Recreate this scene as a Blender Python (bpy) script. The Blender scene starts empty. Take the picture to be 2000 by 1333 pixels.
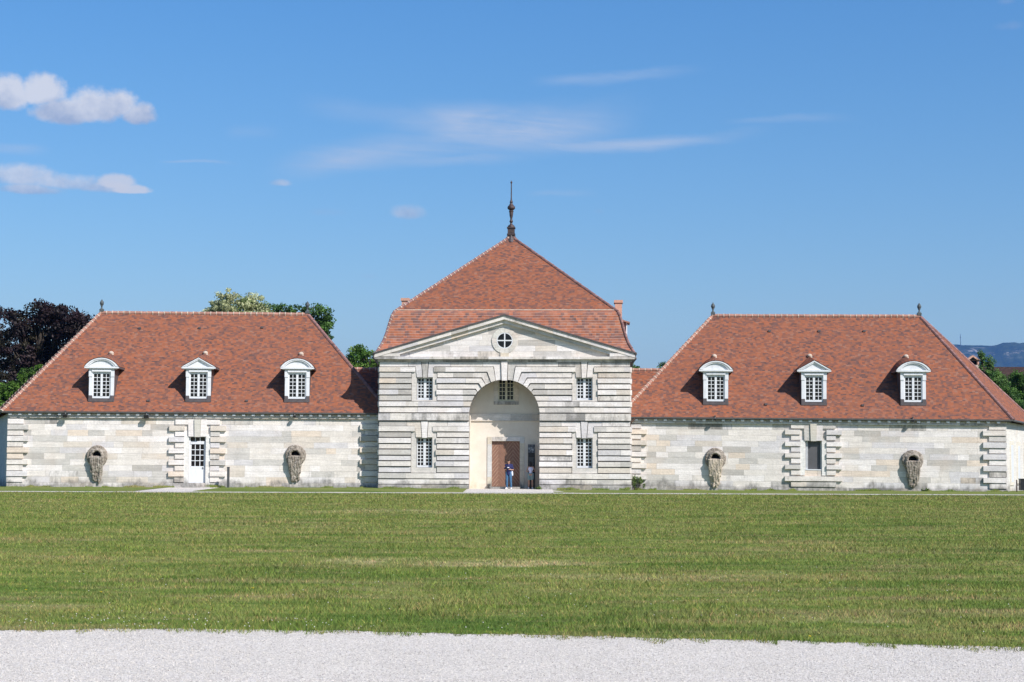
import bpy, bmesh, math, random
import numpy as np
from mathutils import Vector, Matrix
R = math.radians
random.seed(7); NP = np.random.default_rng(7)
S = bpy.context.scene
COL = S.collection
# ------------------------------------------------------------------ camera
FPX, CH, PITCH, ROLL = 3300.0, 1.6, R(4.125), R(0.2)
F_ = Vector((0, math.cos(PITCH), math.sin(PITCH)))
U0 = Vector((0, -math.sin(PITCH), math.cos(PITCH)))
R0 = Vector((1, 0, 0))
RT = R0*math.cos(ROLL) + U0*math.sin(ROLL)
UP = U0*math.cos(ROLL) - R0*math.sin(ROLL)
CAM = Vector((0, 0, CH))
cd = bpy.data.cameras.new('camera'); cam = bpy.data.objects.new('camera', cd); COL.objects.link(cam)
m = Matrix.Identity(4)
for i in range(3):
    m[i][0] = RT[i]; m[i][1] = UP[i]; m[i][2] = -F_[i]; m[i][3] = CAM[i]
cam.matrix_world = m
cd.sensor_width = 36; cd.lens = FPX/2000*36; cd.clip_start = 0.1; cd.clip_end = 40000
S.camera = cam
S.view_settings.view_transform = 'Standard'; S.view_settings.look = 'None'
S.view_settings.gamma = 1; S.view_settings.exposure = 0.42
S.cycles.volume_bounces = 0; S.cycles.max_bounces = 6

def ray(px, py): return (F_*FPX + RT*(px-1000) - UP*(py-666.5)).normalized()
# ------------------------------------------------------------------ node helper
class NT:
    def __init__(s, nt): s.t = nt; s.n = nt.nodes; s.l = nt.links
    def new(s, typ, **k):
        n = s.n.new(typ)
        for a, b in k.items(): setattr(n, a, b)
        return n
    def put(s, sock, v):
        if isinstance(v, bpy.types.NodeSocket): s.l.new(v, sock)
        elif v is not None:
            if isinstance(v, (tuple, list)) and len(v) == 3 and sock.type == 'RGBA': v = (*v, 1)
            sock.default_value = v
    def m(s, op, a, b=None, c=None):
        n = s.new('ShaderNodeMath', operation=op)
        s.put(n.inputs[0], a)
        if b is not None: s.put(n.inputs[1], b)
        if c is not None: s.put(n.inputs[2], c)
        return n.outputs[0]
    def vm(s, op, a, b=None):
        n = s.new('ShaderNodeVectorMath', operation=op)
        s.put(n.inputs[0], a)
        if b is not None: s.put(n.inputs[1], b)
        return n.outputs[0]
    def mr(s, v, a, b, c=0.0, d=1.0, smooth=False):
        n = s.new('ShaderNodeMapRange')
        if smooth: n.interpolation_type = 'SMOOTHSTEP'
        for i, x in enumerate((v, a, b, c, d)): s.put(n.inputs[i], x)
        return n.outputs[0]
    def mix(s, f, a, b, mode='MIX'):
        n = s.new('ShaderNodeMix', data_type='RGBA', blend_type=mode)
        s.put(n.inputs[0], f); s.put(n.inputs[6], a); s.put(n.inputs[7], b)
        return n.outputs[2]
    def noise(s, vec, scale, detail=3.0, rough=0.5, dist=0.0, color=False):
        n = s.new('ShaderNodeTexNoise')
        s.put(n.inputs['Vector'], vec); n.inputs['Scale'].default_value = scale
        n.inputs['Detail'].default_value = detail; n.inputs['Roughness'].default_value = rough
        n.inputs['Distortion'].default_value = dist
        return n.outputs['Color' if color else 'Fac']
    def comb(s, x=0.0, y=0.0, z=0.0):
        n = s.new('ShaderNodeCombineXYZ')
        for i, v in enumerate((x, y, z)): s.put(n.inputs[i], v)
        return n.outputs[0]
    def sep(s, v):
        n = s.new('ShaderNodeSeparateXYZ'); s.put(n.inputs[0], v); return n.outputs
    def ramp(s, f, stops, interp='LINEAR'):
        n = s.new('ShaderNodeValToRGB'); n.color_ramp.interpolation = interp
        s.put(n.inputs[0], f); e = n.color_ramp.elements
        while len(e) < len(stops): e.new(0.5)
        for q, (p, c) in zip(e, stops): q.position = p; q.color = (*c, 1) if len(c) == 3 else c
        return n.outputs[0]
    def scale(s, v, sc):
        n = s.new('ShaderNodeVectorMath', operation='MULTIPLY'); s.put(n.inputs[0], v); n.inputs[1].default_value = sc
        return n.outputs[0]
# ------------------------------------------------------------------ world and sun
SUN_AZ, SUN_EL = R(45.5), R(41)          # azimuth measured from -Y towards +X
sd = Vector((math.sin(SUN_AZ)*math.cos(SUN_EL), -math.cos(SUN_AZ)*math.cos(SUN_EL), math.sin(SUN_EL)))
w = bpy.data.worlds.new('World'); S.world = w; w.use_nodes = True
g = NT(w.node_tree); g.n.clear()
out = g.new('ShaderNodeOutputWorld'); bg = g.new('ShaderNodeBackground')
sky = g.new('ShaderNodeTexSky', sky_type='NISHITA')
sky.sun_disc = False; sky.sun_elevation = SUN_EL; sky.sun_rotation = math.pi - SUN_AZ
sky.altitude = 250; sky.air_density = 1.0; sky.dust_density = 0.6; sky.ozone_density = 2.2
tc = g.new('ShaderNodeTexCoord').outputs['Generated']
x, y, z = g.sep(tc)
A = g.m('MULTIPLY', g.m('ARCTAN2', x, y), 3.3)      # thousands of pixels at this lens, 0 = straight ahead
E = g.m('MULTIPLY', g.m('ARCSINE', z), 3.3)
P = g.comb(A, E, 0)
def px2(pxx, pyy):
    d = ray(pxx, pyy); return math.atan2(d.x, d.y)*3.3, math.asin(d.z)*3.3
# cumulus: unions of soft ellipses broken up by noise
def puff(lst, edge=0.35):
    res = None
    nz = g.noise(P, 24, 9, 0.68)
    nz2 = g.noise(P, 7, 3, 0.5)
    wob = g.m('ADD', g.m('MULTIPLY', g.m('SUBTRACT', nz, 0.5), 1.5), g.m('MULTIPLY', g.m('SUBTRACT', nz2, 0.5), 0.9))
    for (cx, cy, rx, ry) in lst:
        a0, e0 = px2(cx, cy)
        da = g.m('MULTIPLY', g.m('SUBTRACT', A, a0), 1000/rx)
        de = g.m('MULTIPLY', g.m('SUBTRACT', E, e0), 1000/ry)
        # flatter underside
        de = g.m('MULTIPLY', de, g.mr(de, -0.2, 0.2, 1.5, 0.85))
        d = g.m('SUBTRACT', 1.0, g.m('ADD', g.m('MULTIPLY', da, da), g.m('MULTIPLY', de, de)))
        res = d if res is None else g.m('MAXIMUM', res, d)
    res = g.m('MAXIMUM', res, -2.0)
    return g.mr(g.m('ADD', res, wob), 0.0, edge, 0, 1, True), nz, nz2
c1, n1, n2 = puff([(15, 188, 48, 42), (85, 185, 55, 38), (120, 222, 62, 34), (185, 214, 72, 40), (232, 208, 48, 34), (270, 228, 38, 28)], 0.75)
c2, _, _ = puff([(40, 348, 95, 26), (130, 360, 95, 20), (200, 368, 70, 15), (60, 372, 80, 14)], 1.0)
c2b, _, _ = puff([(228, 358, 42, 20), (255, 372, 42, 12)], 0.7)
c3, _, _ = puff([(797, 418, 42, 18), (548, 359, 26, 9)], 1.3)
c4, _, _ = puff([(640, 416, 50, 9), (1170, 414, 12, 6), (1975, 52, 40, 12), (1965, 4, 20, 9), (720, 541, 25, 6)], 2.2)
# cirrus: filaments that follow gentle arcs
fil = g.noise(g.comb(g.m('MULTIPLY', A, 2.6), g.m('MULTIPLY', g.m('ADD', E, g.m('MULTIPLY', A, 0.05)), 42.0), 1.3), 1.0, 9, 0.68, 0.9)
fil2 = g.noise(g.comb(g.m('MULTIPLY', A, 5.0), g.m('MULTIPLY', E, 14.0), 7.3), 1.0, 4, 0.6, 0.4)
tex = g.m('MULTIPLY', g.mr(fil, 0.30, 0.66, 0.42, 1.1), g.mr(fil2, 0.25, 0.6, 0.6, 1.1))
def swoosh(p0, p1, p2, th, amt):
    (a0, e0), (a1, e1), (a2, e2) = px2(*p0), px2(*p1), px2(*p2)
    M_ = np.array([[a*a, a, 1] for a in (a0, a1, a2)]); k = np.linalg.solve(M_, np.array([e0, e1, e2]))
    cur = g.m('ADD', g.m('ADD', g.m('MULTIPLY', g.m('MULTIPLY', A, A), float(k[0])), g.m('MULTIPLY', A, float(k[1]))), float(k[2]))
    d = g.m('DIVIDE', g.m('ABSOLUTE', g.m('SUBTRACT', E, g.m('ADD', cur, g.m('MULTIPLY', g.m('SUBTRACT', fil2, 0.5), 0.03)))), th/1000)
    f = g.mr(d, 0.0, 1.0, 1, 0, True)
    L = a2-a0
    ends = g.m('MULTIPLY', g.mr(A, a0, a0+0.3*L, 0, 1, True), g.mr(A, a2-0.45*L, a2, 1, 0, True))
    return g.m('MULTIPLY', g.m('MULTIPLY', f, ends), amt)
sw = None
for a in [((700, 232), (1000, 240), (1300, 205), 34, .50), ((760, 238), (1010, 255), (1280, 222), 66, .74), ((900, 240), (1040, 255), (1150, 245), 34, .85), ((500, 335), (800, 290), (1120, 240), 44, .55),
          ((900, 262), (1200, 288), (1540, 243), 18, .50), ((580, 300), (850, 314), (1100, 300), 18, .36), ((1020, 160), (1230, 148), (1400, 134), 15, .27),
          ((300, 318), (390, 319), (480, 320), 5, .30), ((1400, 240), (1560, 232), (1700, 232), 10, .16), ((-60, 288), (30, 292), (110, 296), 16, .35),
          ((560, 200), (760, 225), (1000, 230), 34, .18), ((1020, 380), (1100, 378), (1180, 378), 9, .20), ((430, 262), (500, 258), (560, 262), 20, .12)]:
    s_ = swoosh(*a); sw = s_ if sw is None else g.m('MAXIMUM', sw, s_)
cir = g.m('MULTIPLY', sw, tex)
shade = g.mr(g.m('ADD', g.m('MULTIPLY', g.noise(g.comb(A, g.m('ADD', E, 0.012), 0), 22, 5, 0.6), 1.0), g.m('MULTIPLY', n2, 0.4)), 0.5, 0.9, 0, 1)
CB = 7.2
cumcol = g.mix(shade, (0.50*CB, 0.56*CB, 0.73*CB), (0.86*CB, 0.87*CB, 0.94*CB))
hs = g.new('ShaderNodeHueSaturation'); g.put(hs.inputs['Color'], sky.outputs[0]); hs.inputs['Saturation'].default_value = 1.27
base = g.mix(1.0, hs.outputs[0], g.mix(g.mr(E, 0.3, 0.9), (0.97, 1.0, 1.02), (0.95, 1.10, 1.19)), 'MULTIPLY')
b = g.mix(g.m('MULTIPLY', cir, 1.15), base, (0.62*CB, 0.72*CB, 0.90*CB))
b = g.mix(g.m('MULTIPLY', c4, 0.35), b, (0.50*CB, 0.57*CB, 0.78*CB))
b = g.mix(g.m('MULTIPLY', c3, 0.6), b, cumcol)
def lit(py0, py1):
    e0_, e1_ = px2(150, py0)[1], px2(150, py1)[1]
    f = g.m('ADD', g.m('MULTIPLY', g.mr(E, e0_, e1_), 0.75), g.m('MULTIPLY', g.m('SUBTRACT', shade, 0.5), 0.6))
    return g.mix(g.mr(f, 0.05, 0.75), (0.46*CB, 0.54*CB, 0.73*CB), (0.90*CB, 0.91*CB, 0.97*CB))
b = g.mix(g.m('MULTIPLY', c2, 0.72), b, lit(385, 340))
b = g.mix(g.m('MULTIPLY', c2b, 0.85), b, (0.80*CB, 0.83*CB, 0.92*CB))
b = g.mix(g.m('MULTIPLY', c1, 0.88), b, lit(252, 185))
g.put(bg.inputs[0], b); bg.inputs[1].default_value = 0.093
g.l.new(bg.outputs[0], out.inputs[0])
ld = bpy.data.lights.new('sun', 'SUN'); ld.energy = 4.9; ld.angle = R(0.53); ld.color = (1.0, 0.942, 0.885)
sun = bpy.data.objects.new('sun', ld); COL.objects.link(sun)
sun.rotation_euler = sd.to_track_quat('Z', 'Y').to_euler()
# ------------------------------------------------------------------ materials
MATS = {}
def mat(name, fn=None, col=(0.5, 0.5, 0.5), rough=0.7, metal=0.0, spec=0.3):
    m = bpy.data.materials.new(name); m.use_nodes = True
    q = NT(m.node_tree); p = q.n['Principled BSDF']
    p.inputs['Base Color'].default_value = (*col, 1); p.inputs['Roughness'].default_value = rough
    p.inputs['Metallic'].default_value = metal; p.inputs['Specular IOR Level'].default_value = spec
    if fn: fn(q, p)
    MATS[name] = m; return m
def bump(q, p, h, dist=0.01, st=1.0):
    b = q.new('ShaderNodeBump'); b.inputs['Strength'].default_value = st; b.inputs['Distance'].default_value = dist
    q.put(b.inputs['Height'], h); q.put(p.inputs['Normal'], b.outputs[0])
def opos(q): return q.new('ShaderNodeTexCoord').outputs['Object']
def wpos(q): return q.new('ShaderNodeNewGeometry').outputs['Position']
def f_plain(amp=0.12, sc=3.0, c=(0.5, 0.5, 0.5), dirt=0.0):
    def fn(q, p):
        o = opos(q)
        n = q.noise(o, sc, 5, 0.6); v = q.mr(n, 0.3, 0.7, 1-amp, 1+amp)
        col = q.mix(1.0, c, q.comb(v, v, v), 'MULTIPLY')
        if dirt: col = q.mix(q.mr(q.noise(q.scale(o, (6, 6, 1.2)), 1.0, 5, 0.65), 0.52, 0.75, 0, dirt), col, (c[0]*.3, c[1]*.3, c[2]*.3))
        q.put(p.inputs['Base Color'], col); bump(q, p, n, 0.004)
    return fn
def f_stone(q, p):
    o = opos(q)
    at = q.new('ShaderNodeAttribute', attribute_name='tint')
    fine = q.noise(o, 9, 6, 0.7); med = q.noise(o, 1.6, 5, 0.6)
    bed = q.noise(q.scale(o, (0.7, 0.7, 16.0)), 1.0, 5, 0.65, 0.4)          # horizontal bedding of the limestone
    v = q.m('MULTIPLY', q.mr(fine, 0.3, 0.7, 0.84, 1.08), q.m('MULTIPLY', q.mr(med, 0.3, 0.7, 0.88, 1.06), q.mr(bed, 0.32, 0.62, 0.84, 1.05)))
    c = q.mix(1.0, at.outputs['Color'], q.comb(v, v, v), 'MULTIPLY')
    c = q.mix(q.mr(q.noise(q.scale(o, (0.5, 0.5, 1.1)), 1.0, 5, 0.6), 0.45, 0.72, 0, 0.30), c, (0.52, 0.47, 0.42))
    st = q.noise(q.scale(o, (3.2, 3.2, 0.9)), 1.0, 7, 0.72, 0.3)
    st2 = q.noise(o, 0.9, 4, 0.6)
    soil = at.outputs['Alpha']
    k = q.mr(q.m('ADD', q.m('MULTIPLY', soil, 0.40), q.m('ADD', q.m('MULTIPLY', st, 0.6), q.m('MULTIPLY', st2, 0.35))), 0.66, 0.92, 0, 0.82, True)
    c = q.mix(k, c, q.mix(q.noise(o, 14, 4, 0.7), (0.075, 0.075, 0.07), (0.20, 0.19, 0.175)))
    zz_ = q.sep(o)[2]
    gr = q.mr(q.m('SUBTRACT', zz_, q.m('MULTIPLY', q.m('SUBTRACT', q.noise(q.scale(o, (0.8, 0.8, 0.3)), 1.0, 5, 0.65), 0.42), 1.9)), 0.05, 0.42, 1, 0, True)
    gr = q.m('MULTIPLY', gr, q.mr(q.noise(q.scale(o, (5, 5, 3)), 1.0, 6, 0.75), 0.3, 0.6, 0.35, 1.0))
    c = q.mix(q.m('MULTIPLY', gr, 0.85), c, q.mix(q.noise(o, 9, 5, 0.75), (0.07, 0.07, 0.065), (0.26, 0.245, 0.225)))
    warm = q.mr(q.noise(q.vm('ADD', o, (31.0, 7.0, 3.0)), 0.55, 5, 0.6), 0.54, 0.70, 0, 0.22)
    c = q.mix(warm, c, (0.56, 0.42, 0.31))
    q.put(p.inputs['Base Color'], c)
    bump(q, p, q.m('ADD', fine, q.m('MULTIPLY', bed, 0.8)), 0.012)
mat('limestone', f_stone, rough=0.95, spec=0.05)
def f_roof(row=0.115, wid=0.17, bumpd=0.02, lines=0.25, gain=1.0, pale=0.0):
    def fn(q, p):
        u, v, _ = q.sep(q.new('ShaderNodeUVMap').outputs[0])
        wob = q.m('MULTIPLY', q.m('SUBTRACT', q.noise(q.comb(u, v, 0), 0.8, 2), 0.5), 0.05)
        v1 = q.m('DIVIDE', q.m('ADD', v, wob), row); r = q.m('FLOOR', v1); fv = q.m('FRACT', v1)
        off = q.new('ShaderNodeTexWhiteNoise', noise_dimensions='1D'); q.put(off.inputs['W'], r)
        u1 = q.m('ADD', q.m('DIVIDE', u, wid), off.outputs['Value']); cidx = q.m('FLOOR', u1)
        wn = q.new('ShaderNodeTexWhiteNoise', noise_dimensions='3D'); q.put(wn.inputs['Vector'], q.comb(cidx, r, 3.3))
        a = wn.outputs['Value']
        u2 = q.m('ADD', q.m('DIVIDE', u, wid*1.7), off.outputs['Value']); r2 = q.m('FLOOR', q.m('MULTIPLY', v1, 0.55))
        wn2 = q.new('ShaderNodeTexWhiteNoise', noise_dimensions='3D'); q.put(wn2.inputs['Vector'], q.comb(q.m('FLOOR', u2), r2, 9.1))
        cl = q.noise(q.comb(q.m('MULTIPLY', u, 0.55), v, 0), 1.7, 4, 0.65)
        t = q.m('ADD', q.m('ADD', q.m('MULTIPLY', a, 0.66), q.m('MULTIPLY', wn2.outputs['Value'], 0.20)), q.m('MULTIPLY', q.mr(cl, 0.3, 0.7, 0, 1), 0.14))
        c = q.ramp(t, [(0.12, (0.050, 0.042, 0.044)), (0.25, (0.105, 0.062, 0.056)), (0.38, (0.17, 0.074, 0.053)), (0.54, (0.235, 0.088, 0.044)), (0.70, (0.305, 0.096, 0.044)), (0.82, (0.27, 0.120, 0.074)), (0.92, (0.24, 0.15, 0.115))])
        big = q.noise(q.comb(u, v, 2), 0.22, 4, 0.6)
        c = q.mix(q.mr(big, 0.35, 0.7, 0, 0.3), c, (0.19, 0.092, 0.068))
        c = q.mix(q.mr(q.noise(q.comb(u, v, 5), 4.0, 5, 0.75), 0.5, 0.75, 0, 0.40), c, (0.19, 0.135, 0.115))
        c = q.mix(0.22, c, (0.205, 0.083, 0.058))
        if pale: c = q.mix(q.m('MULTIPLY', q.mr(fv, 0.72, 0.82, 0, 1), q.mr(q.noise(q.comb(q.m('MULTIPLY', u, 0.6), v, 1), 3.0, 3, 0.7), 0.35, 0.6, 0.2, pale)), c, (0.40, 0.33, 0.31))
        if gain != 1.0: c = q.mix(1.0, c, (gain, gain, gain), 'MULTIPLY')
        q.put(p.inputs['Base Color'], c)
        h = q.m('ADD', q.m('ADD', q.m('MULTIPLY', q.m('SUBTRACT', 1.0, fv), 0.8), q.m('MULTIPLY', a, 0.5)), q.m('MULTIPLY', q.noise(q.comb(u, v, 8), 0.9, 3, 0.55), 12.0))
        bump(q, p, h, bumpd, lines)
    return fn
mat('roof_tiles', f_roof(), rough=0.95, spec=0.05)
mat('mansard_tiles', f_roof(0.165, 0.22, 0.04, 0.35, 1.34, 0.32), rough=0.95, spec=0.06)
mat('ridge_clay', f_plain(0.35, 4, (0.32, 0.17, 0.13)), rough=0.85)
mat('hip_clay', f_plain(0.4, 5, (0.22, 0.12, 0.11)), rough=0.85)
mat('mortar', f_plain(0.25, 6, (0.46, 0.38, 0.31)), rough=0.95)
mat('white_paint', f_plain(0.05, 2, (0.64, 0.655, 0.68), dirt=0.3), rough=0.45, spec=0.4)
mat('joinery_paint', f_plain(0.03, 2, (0.64, 0.655, 0.68)), rough=0.4, spec=0.4)
mat('cream_paint', f_plain(0.05, 2, (0.62, 0.58, 0.46)), rough=0.5)
def f_glass(q, p):
    o = opos(q); n = q.noise(o, 1.3, 3, 0.5)
    q.put(p.inputs['Base Color'], q.mix(q.mr(n, 0.35, 0.7), (0.003, 0.003, 0.004), (0.012, 0.012, 0.014)))
    bump(q, p, q.noise(o, 3.0, 2), 0.003)
mat('window_glass', f_glass, rough=0.05, spec=0.25)
mat('dark_void', None, (0.006, 0.006, 0.006), 0.9, 0, 0.1)
mat('lead', f_plain(0.25, 5, (0.085, 0.072, 0.075)), rough=0.6, spec=0.4)
mat('finial_metal', f_plain(0.3, 6, (0.075, 0.055, 0.055)), rough=0.5, metal=0.3)
mat('grey_finial', f_plain(0.3, 8, (0.07, 0.085, 0.09)), rough=0.6)
mat('zinc', f_plain(0.2, 4, (0.10, 0.095, 0.09)), rough=0.5, metal=0.3)
mat('rust_pipe', f_plain(0.3, 3, (0.10, 0.06, 0.05)), rough=0.6)
def f_plaster(q, p):
    o = opos(q); n = q.noise(o, 1.1, 6, 0.65); z_ = q.sep(o)[2]
    c = q.mix(q.mr(n, 0.3, 0.75), (0.70, 0.645, 0.565), (0.60, 0.53, 0.45))
    lo = q.m('MULTIPLY', q.mr(z_, 0.1, 1.3, 1, 0), q.mr(q.noise(o, 2.0, 5, 0.7), 0.42, 0.62, 0, 1))
    c = q.mix(q.m('MULTIPLY', lo, 0.45), c, (0.50, 0.33, 0.20))
    c = q.mix(q.mr(q.noise(o, 5, 6, 0.75), 0.60, 0.8, 0, 0.5), c, (0.36, 0.31, 0.26))
    q.put(p.inputs['Base Color'], c); bump(q, p, n, 0.01)
mat('plaster', f_plaster, rough=0.95, spec=0.1)
mat('door_paint', f_plain(0.10, 4, (0.235, 0.125, 0.085), dirt=0.3), rough=0.6)
mat('door_groove', f_plain(0.1, 4, (0.55, 0.40, 0.30)), rough=0.6)  # pale backing paint stands in for plank edges catching the light
mat('pink_brick', f_plain(0.2, 9, (0.52, 0.30, 0.22)), rough=0.9)
mat('black_metal', f_plain(0.1, 4, (0.018, 0.018, 0.02)), rough=0.4)
mat('grey_metal', f_plain(0.1, 4, (0.10, 0.10, 0.10)), rough=0.4, metal=0.4)
mat('screen_blind', f_plain(0.1, 2, (0.085, 0.085, 0.09)), rough=0.6)
def f_urn(q, p):
    o = opos(q); n = q.noise(o, 6, 6, 0.7); n2 = q.noise(o, 1.7, 4, 0.6)
    c = q.ramp(n, [(0.34, (0.09, 0.075, 0.06)), (0.5, (0.27, 0.235, 0.20)), (0.66, (0.46, 0.42, 0.37))])
    c = q.mix(q.mr(n2, 0.4, 0.65, 0, 0.6), c, (0.20, 0.17, 0.14))
    q.put(p.inputs['Base Color'], c); bump(q, p, n, 0.06)
mat('carved_stone', f_urn, rough=0.95, spec=0.1)
def f_urn2(q, p):
    o = opos(q); n = q.noise(o, 6, 6, 0.7)
    c = q.ramp(n, [(0.3, (0.20, 0.16, 0.13)), (0.5, (0.42, 0.36, 0.29)), (0.7, (0.55, 0.47, 0.38))])
    q.put(p.inputs['Base Color'], c); bump(q, p, n, 0.04)
mat('carved_stone_pale', f_urn2, rough=0.95, spec=0.1)
# grass colour shared by the lawn sheet and the blades
def grass_col(q, pos, fine=True):
    x_, y_, z_ = q.sep(pos)
    P2 = q.comb(x_, y_, 0.0)
    big = q.noise(q.scale(P2, (0.16, 0.34, 1)), 1.0, 6, 0.68, 0.8)
    mid = q.noise(q.vm('ADD', q.scale(P2, (0.6, 1.5, 1)), (9.0, 4.0, 0.0)), 1.0, 6, 0.72, 0.5)
    dry = q.noise(q.vm('ADD', q.scale(P2, (0.22, 0.9, 1)), (3.0, 51.0, 0.0)), 1.0, 6, 0.7, 0.6)
    c = q.ramp(q.m('ADD', q.m('MULTIPLY', big, 0.5), q.m('MULTIPLY', mid, 0.5)), [(0.34, (0.045, 0.084, 0.018)), (0.45, (0.084, 0.127, 0.027)), (0.53, (0.124, 0.155, 0.040)), (0.64, (0.180, 0.178, 0.062))])
    c = q.mix(q.mr(dry, 0.48, 0.70, 0, 0.7), c, (0.215, 0.175, 0.092))
    wav = q.noise(q.comb(q.m('MULTIPLY', x_, 0.7), q.m('MULTIPLY', y_, 0.15), 0.0), 1.0, 4, 0.6)
    def patch(cx, cy, rx, ry, a):
        dx = q.m('DIVIDE', q.m('SUBTRACT', x_, cx), rx)
        dy = q.m('DIVIDE', q.m('ADD', q.m('SUBTRACT', y_, cy), q.m('MULTIPLY', q.m('SUBTRACT', wav, 0.5), ry*5)), ry)
        d = q.m('ADD', q.m('MULTIPLY', dx, dx), q.m('MULTIPLY', dy, dy))
        return q.mr(q.m('ADD', d, q.m('MULTIPLY', q.m('SUBTRACT', mid, 0.5), 6.0)), 0.0, 1.6, a, 0, True)
    pt = None
    for a in [(-1.0, 27.5, 2.2, 0.65, .85), (-2.6, 28.0, 1.6, 0.6, .6), (-0.2, 26.9, 1.5, 0.5, .8), (-3.2, 56.0, 3.4, 2.6, .6), (-5.8, 18.6, 1.2, 0.5, .45), (3.4, 17.5, .9, .35, .5), (2.0, 24.0, 2.6, .35, .4)]:
        v = patch(*a); pt = v if pt is None else q.m('MAXIMUM', pt, v)
    pt = q.m('MULTIPLY', pt, q.mr(q.noise(q.scale(P2, (0.9, 1.6, 1)), 1.0, 6, 0.75, 0.8), 0.42, 0.60, 0.1, 1.0))
    brn = q.mr(q.noise(q.vm('ADD', q.scale(P2, (0.5, 1.3, 1)), (77.0, 12.0, 0.0)), 1.0, 6, 0.75, 0.4), 0.53, 0.70, 0, 0.50)
    c = q.mix(brn, c, (0.17, 0.12, 0.07))
    dk = q.mr(q.noise(q.vm('ADD', q.scale(P2, (1.6, 3.0, 1)), (7.0, 2.0, 0.0)), 1.0, 6, 0.75, 0.4), 0.54, 0.70, 0, 0.6)
    c = q.mix(dk, c, (0.035, 0.085, 0.018))
    c = q.mix(pt, c, (0.33, 0.28, 0.155))
    return c, mid
def f_lawn(q, p):
    pos = wpos(q); c, mid = grass_col(q, pos)
    fn_ = q.noise(pos, 22, 4, 0.8); f2 = q.noise(q.scale(pos, (7, 2.5, 1)), 1.0, 5, 0.75)
    v = q.m('MULTIPLY', q.mr(fn_, 0.25, 0.75, 0.8, 1.75), q.mr(f2, 0.3, 0.7, 0.85, 1.15))
    c = q.mix(1.0, c, q.comb(v, v, v), 'MULTIPLY')
    q.put(p.inputs['Base Color'], c)
    bump(q, p, q.m('ADD', fn_, q.m('MULTIPLY', f2, 1.0)), 0.05, 0.6)
mat('lawn', f_lawn, rough=0.9, spec=0.02)
def f_blade(q, p):
    pos = wpos(q); c, mid = grass_col(q, pos)
    at = q.new('ShaderNodeAttribute', attribute_name='tint')
    c = q.mix(1.0, c, at.outputs['Color'], 'MULTIPLY')
    q.put(p.inputs['Base Color'], c)
mat('grass_blade', f_blade, rough=0.8, spec=0.04)
def f_gravel(q, p):
    pos = wpos(q)
    vo = q.new('ShaderNodeTexVoronoi'); q.put(vo.inputs['Vector'], pos); vo.inputs['Scale'].default_value = 70
    r_, g_, b_ = q.sep(vo.outputs['Color'])
    c = q.ramp(r_, [(0.0, (0.27, 0.24, 0.21)), (0.12, (0.44, 0.405, 0.37)), (0.5, (0.56, 0.525, 0.485)), (1.0, (0.70, 0.67, 0.625))])
    big = q.noise(pos, 0.8, 5, 0.6); v = q.mr(big, 0.3, 0.7, 0.93, 1.05)
    c = q.mix(1.0, c, q.comb(v, v, v), 'MULTIPLY')
    q.put(p.inputs['Base Color'], c); bump(q, p, vo.outputs['Distance'], 0.012, 0.8)
mat('gravel', f_gravel, rough=0.95, spec=0.1)
def f_pebble(q, p):
    at = q.new('ShaderNodeAttribute', attribute_name='tint')
    q.put(p.inputs['Base Color'], at.outputs['Color'])
mat('pebble', f_pebble, rough=0.95, spec=0.04)
def f_leaf(q, p):
    at = q.new('ShaderNodeAttribute', attribute_name='tint')
    q.put(p.inputs['Base Color'], at.outputs['Color'])
    p.inputs['Subsurface Weight'].default_value = 0.0
    tr = q.new('ShaderNodeBsdfTranslucent'); q.put(tr.inputs[0], at.outputs['Color'])
    mx = q.new('ShaderNodeMixShader'); mx.inputs[0].default_value = 0.3
    q.l.new(p.outputs[0], mx.inputs[1]); q.l.new(tr.outputs[0], mx.inputs[2])
    q.l.new(mx.outputs[0], q.n['Material Output'].inputs[0])
mat('leaf', f_leaf, rough=0.55, spec=0.25)
mat('bark', f_plain(0.3, 4, (0.045, 0.036, 0.030)), rough=0.9)
mat('soil', f_plain(0.2, 0.2, (0.06, 0.08, 0.03)), rough=0.95)
def f_hill(q, p):
    pos = wpos(q); x_, y_, z_ = q.sep(pos)
    c = q.mix(q.mr(q.noise(pos, 0.02, 7, 0.8), 0.38, 0.62), (0.008, 0.018, 0.010), (0.045, 0.062, 0.028))
    cl = q.noise(q.scale(pos, (0.011, 0.011, 0.035)), 1.0, 7, 0.7, 0.8)
    band = q.m('MULTIPLY', q.mr(z_, 575, 605, 0, 1, True), q.mr(z_, 640, 662, 1, 0, True))
    c = q.mix(q.m('MULTIPLY', band, q.mr(cl, 0.54, 0.64, 0, 0.55)), c, (0.50, 0.44, 0.40))
    q.put(p.inputs['Base Color'], c)
mat('hillside', f_hill, rough=0.95, spec=0.0)
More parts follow.
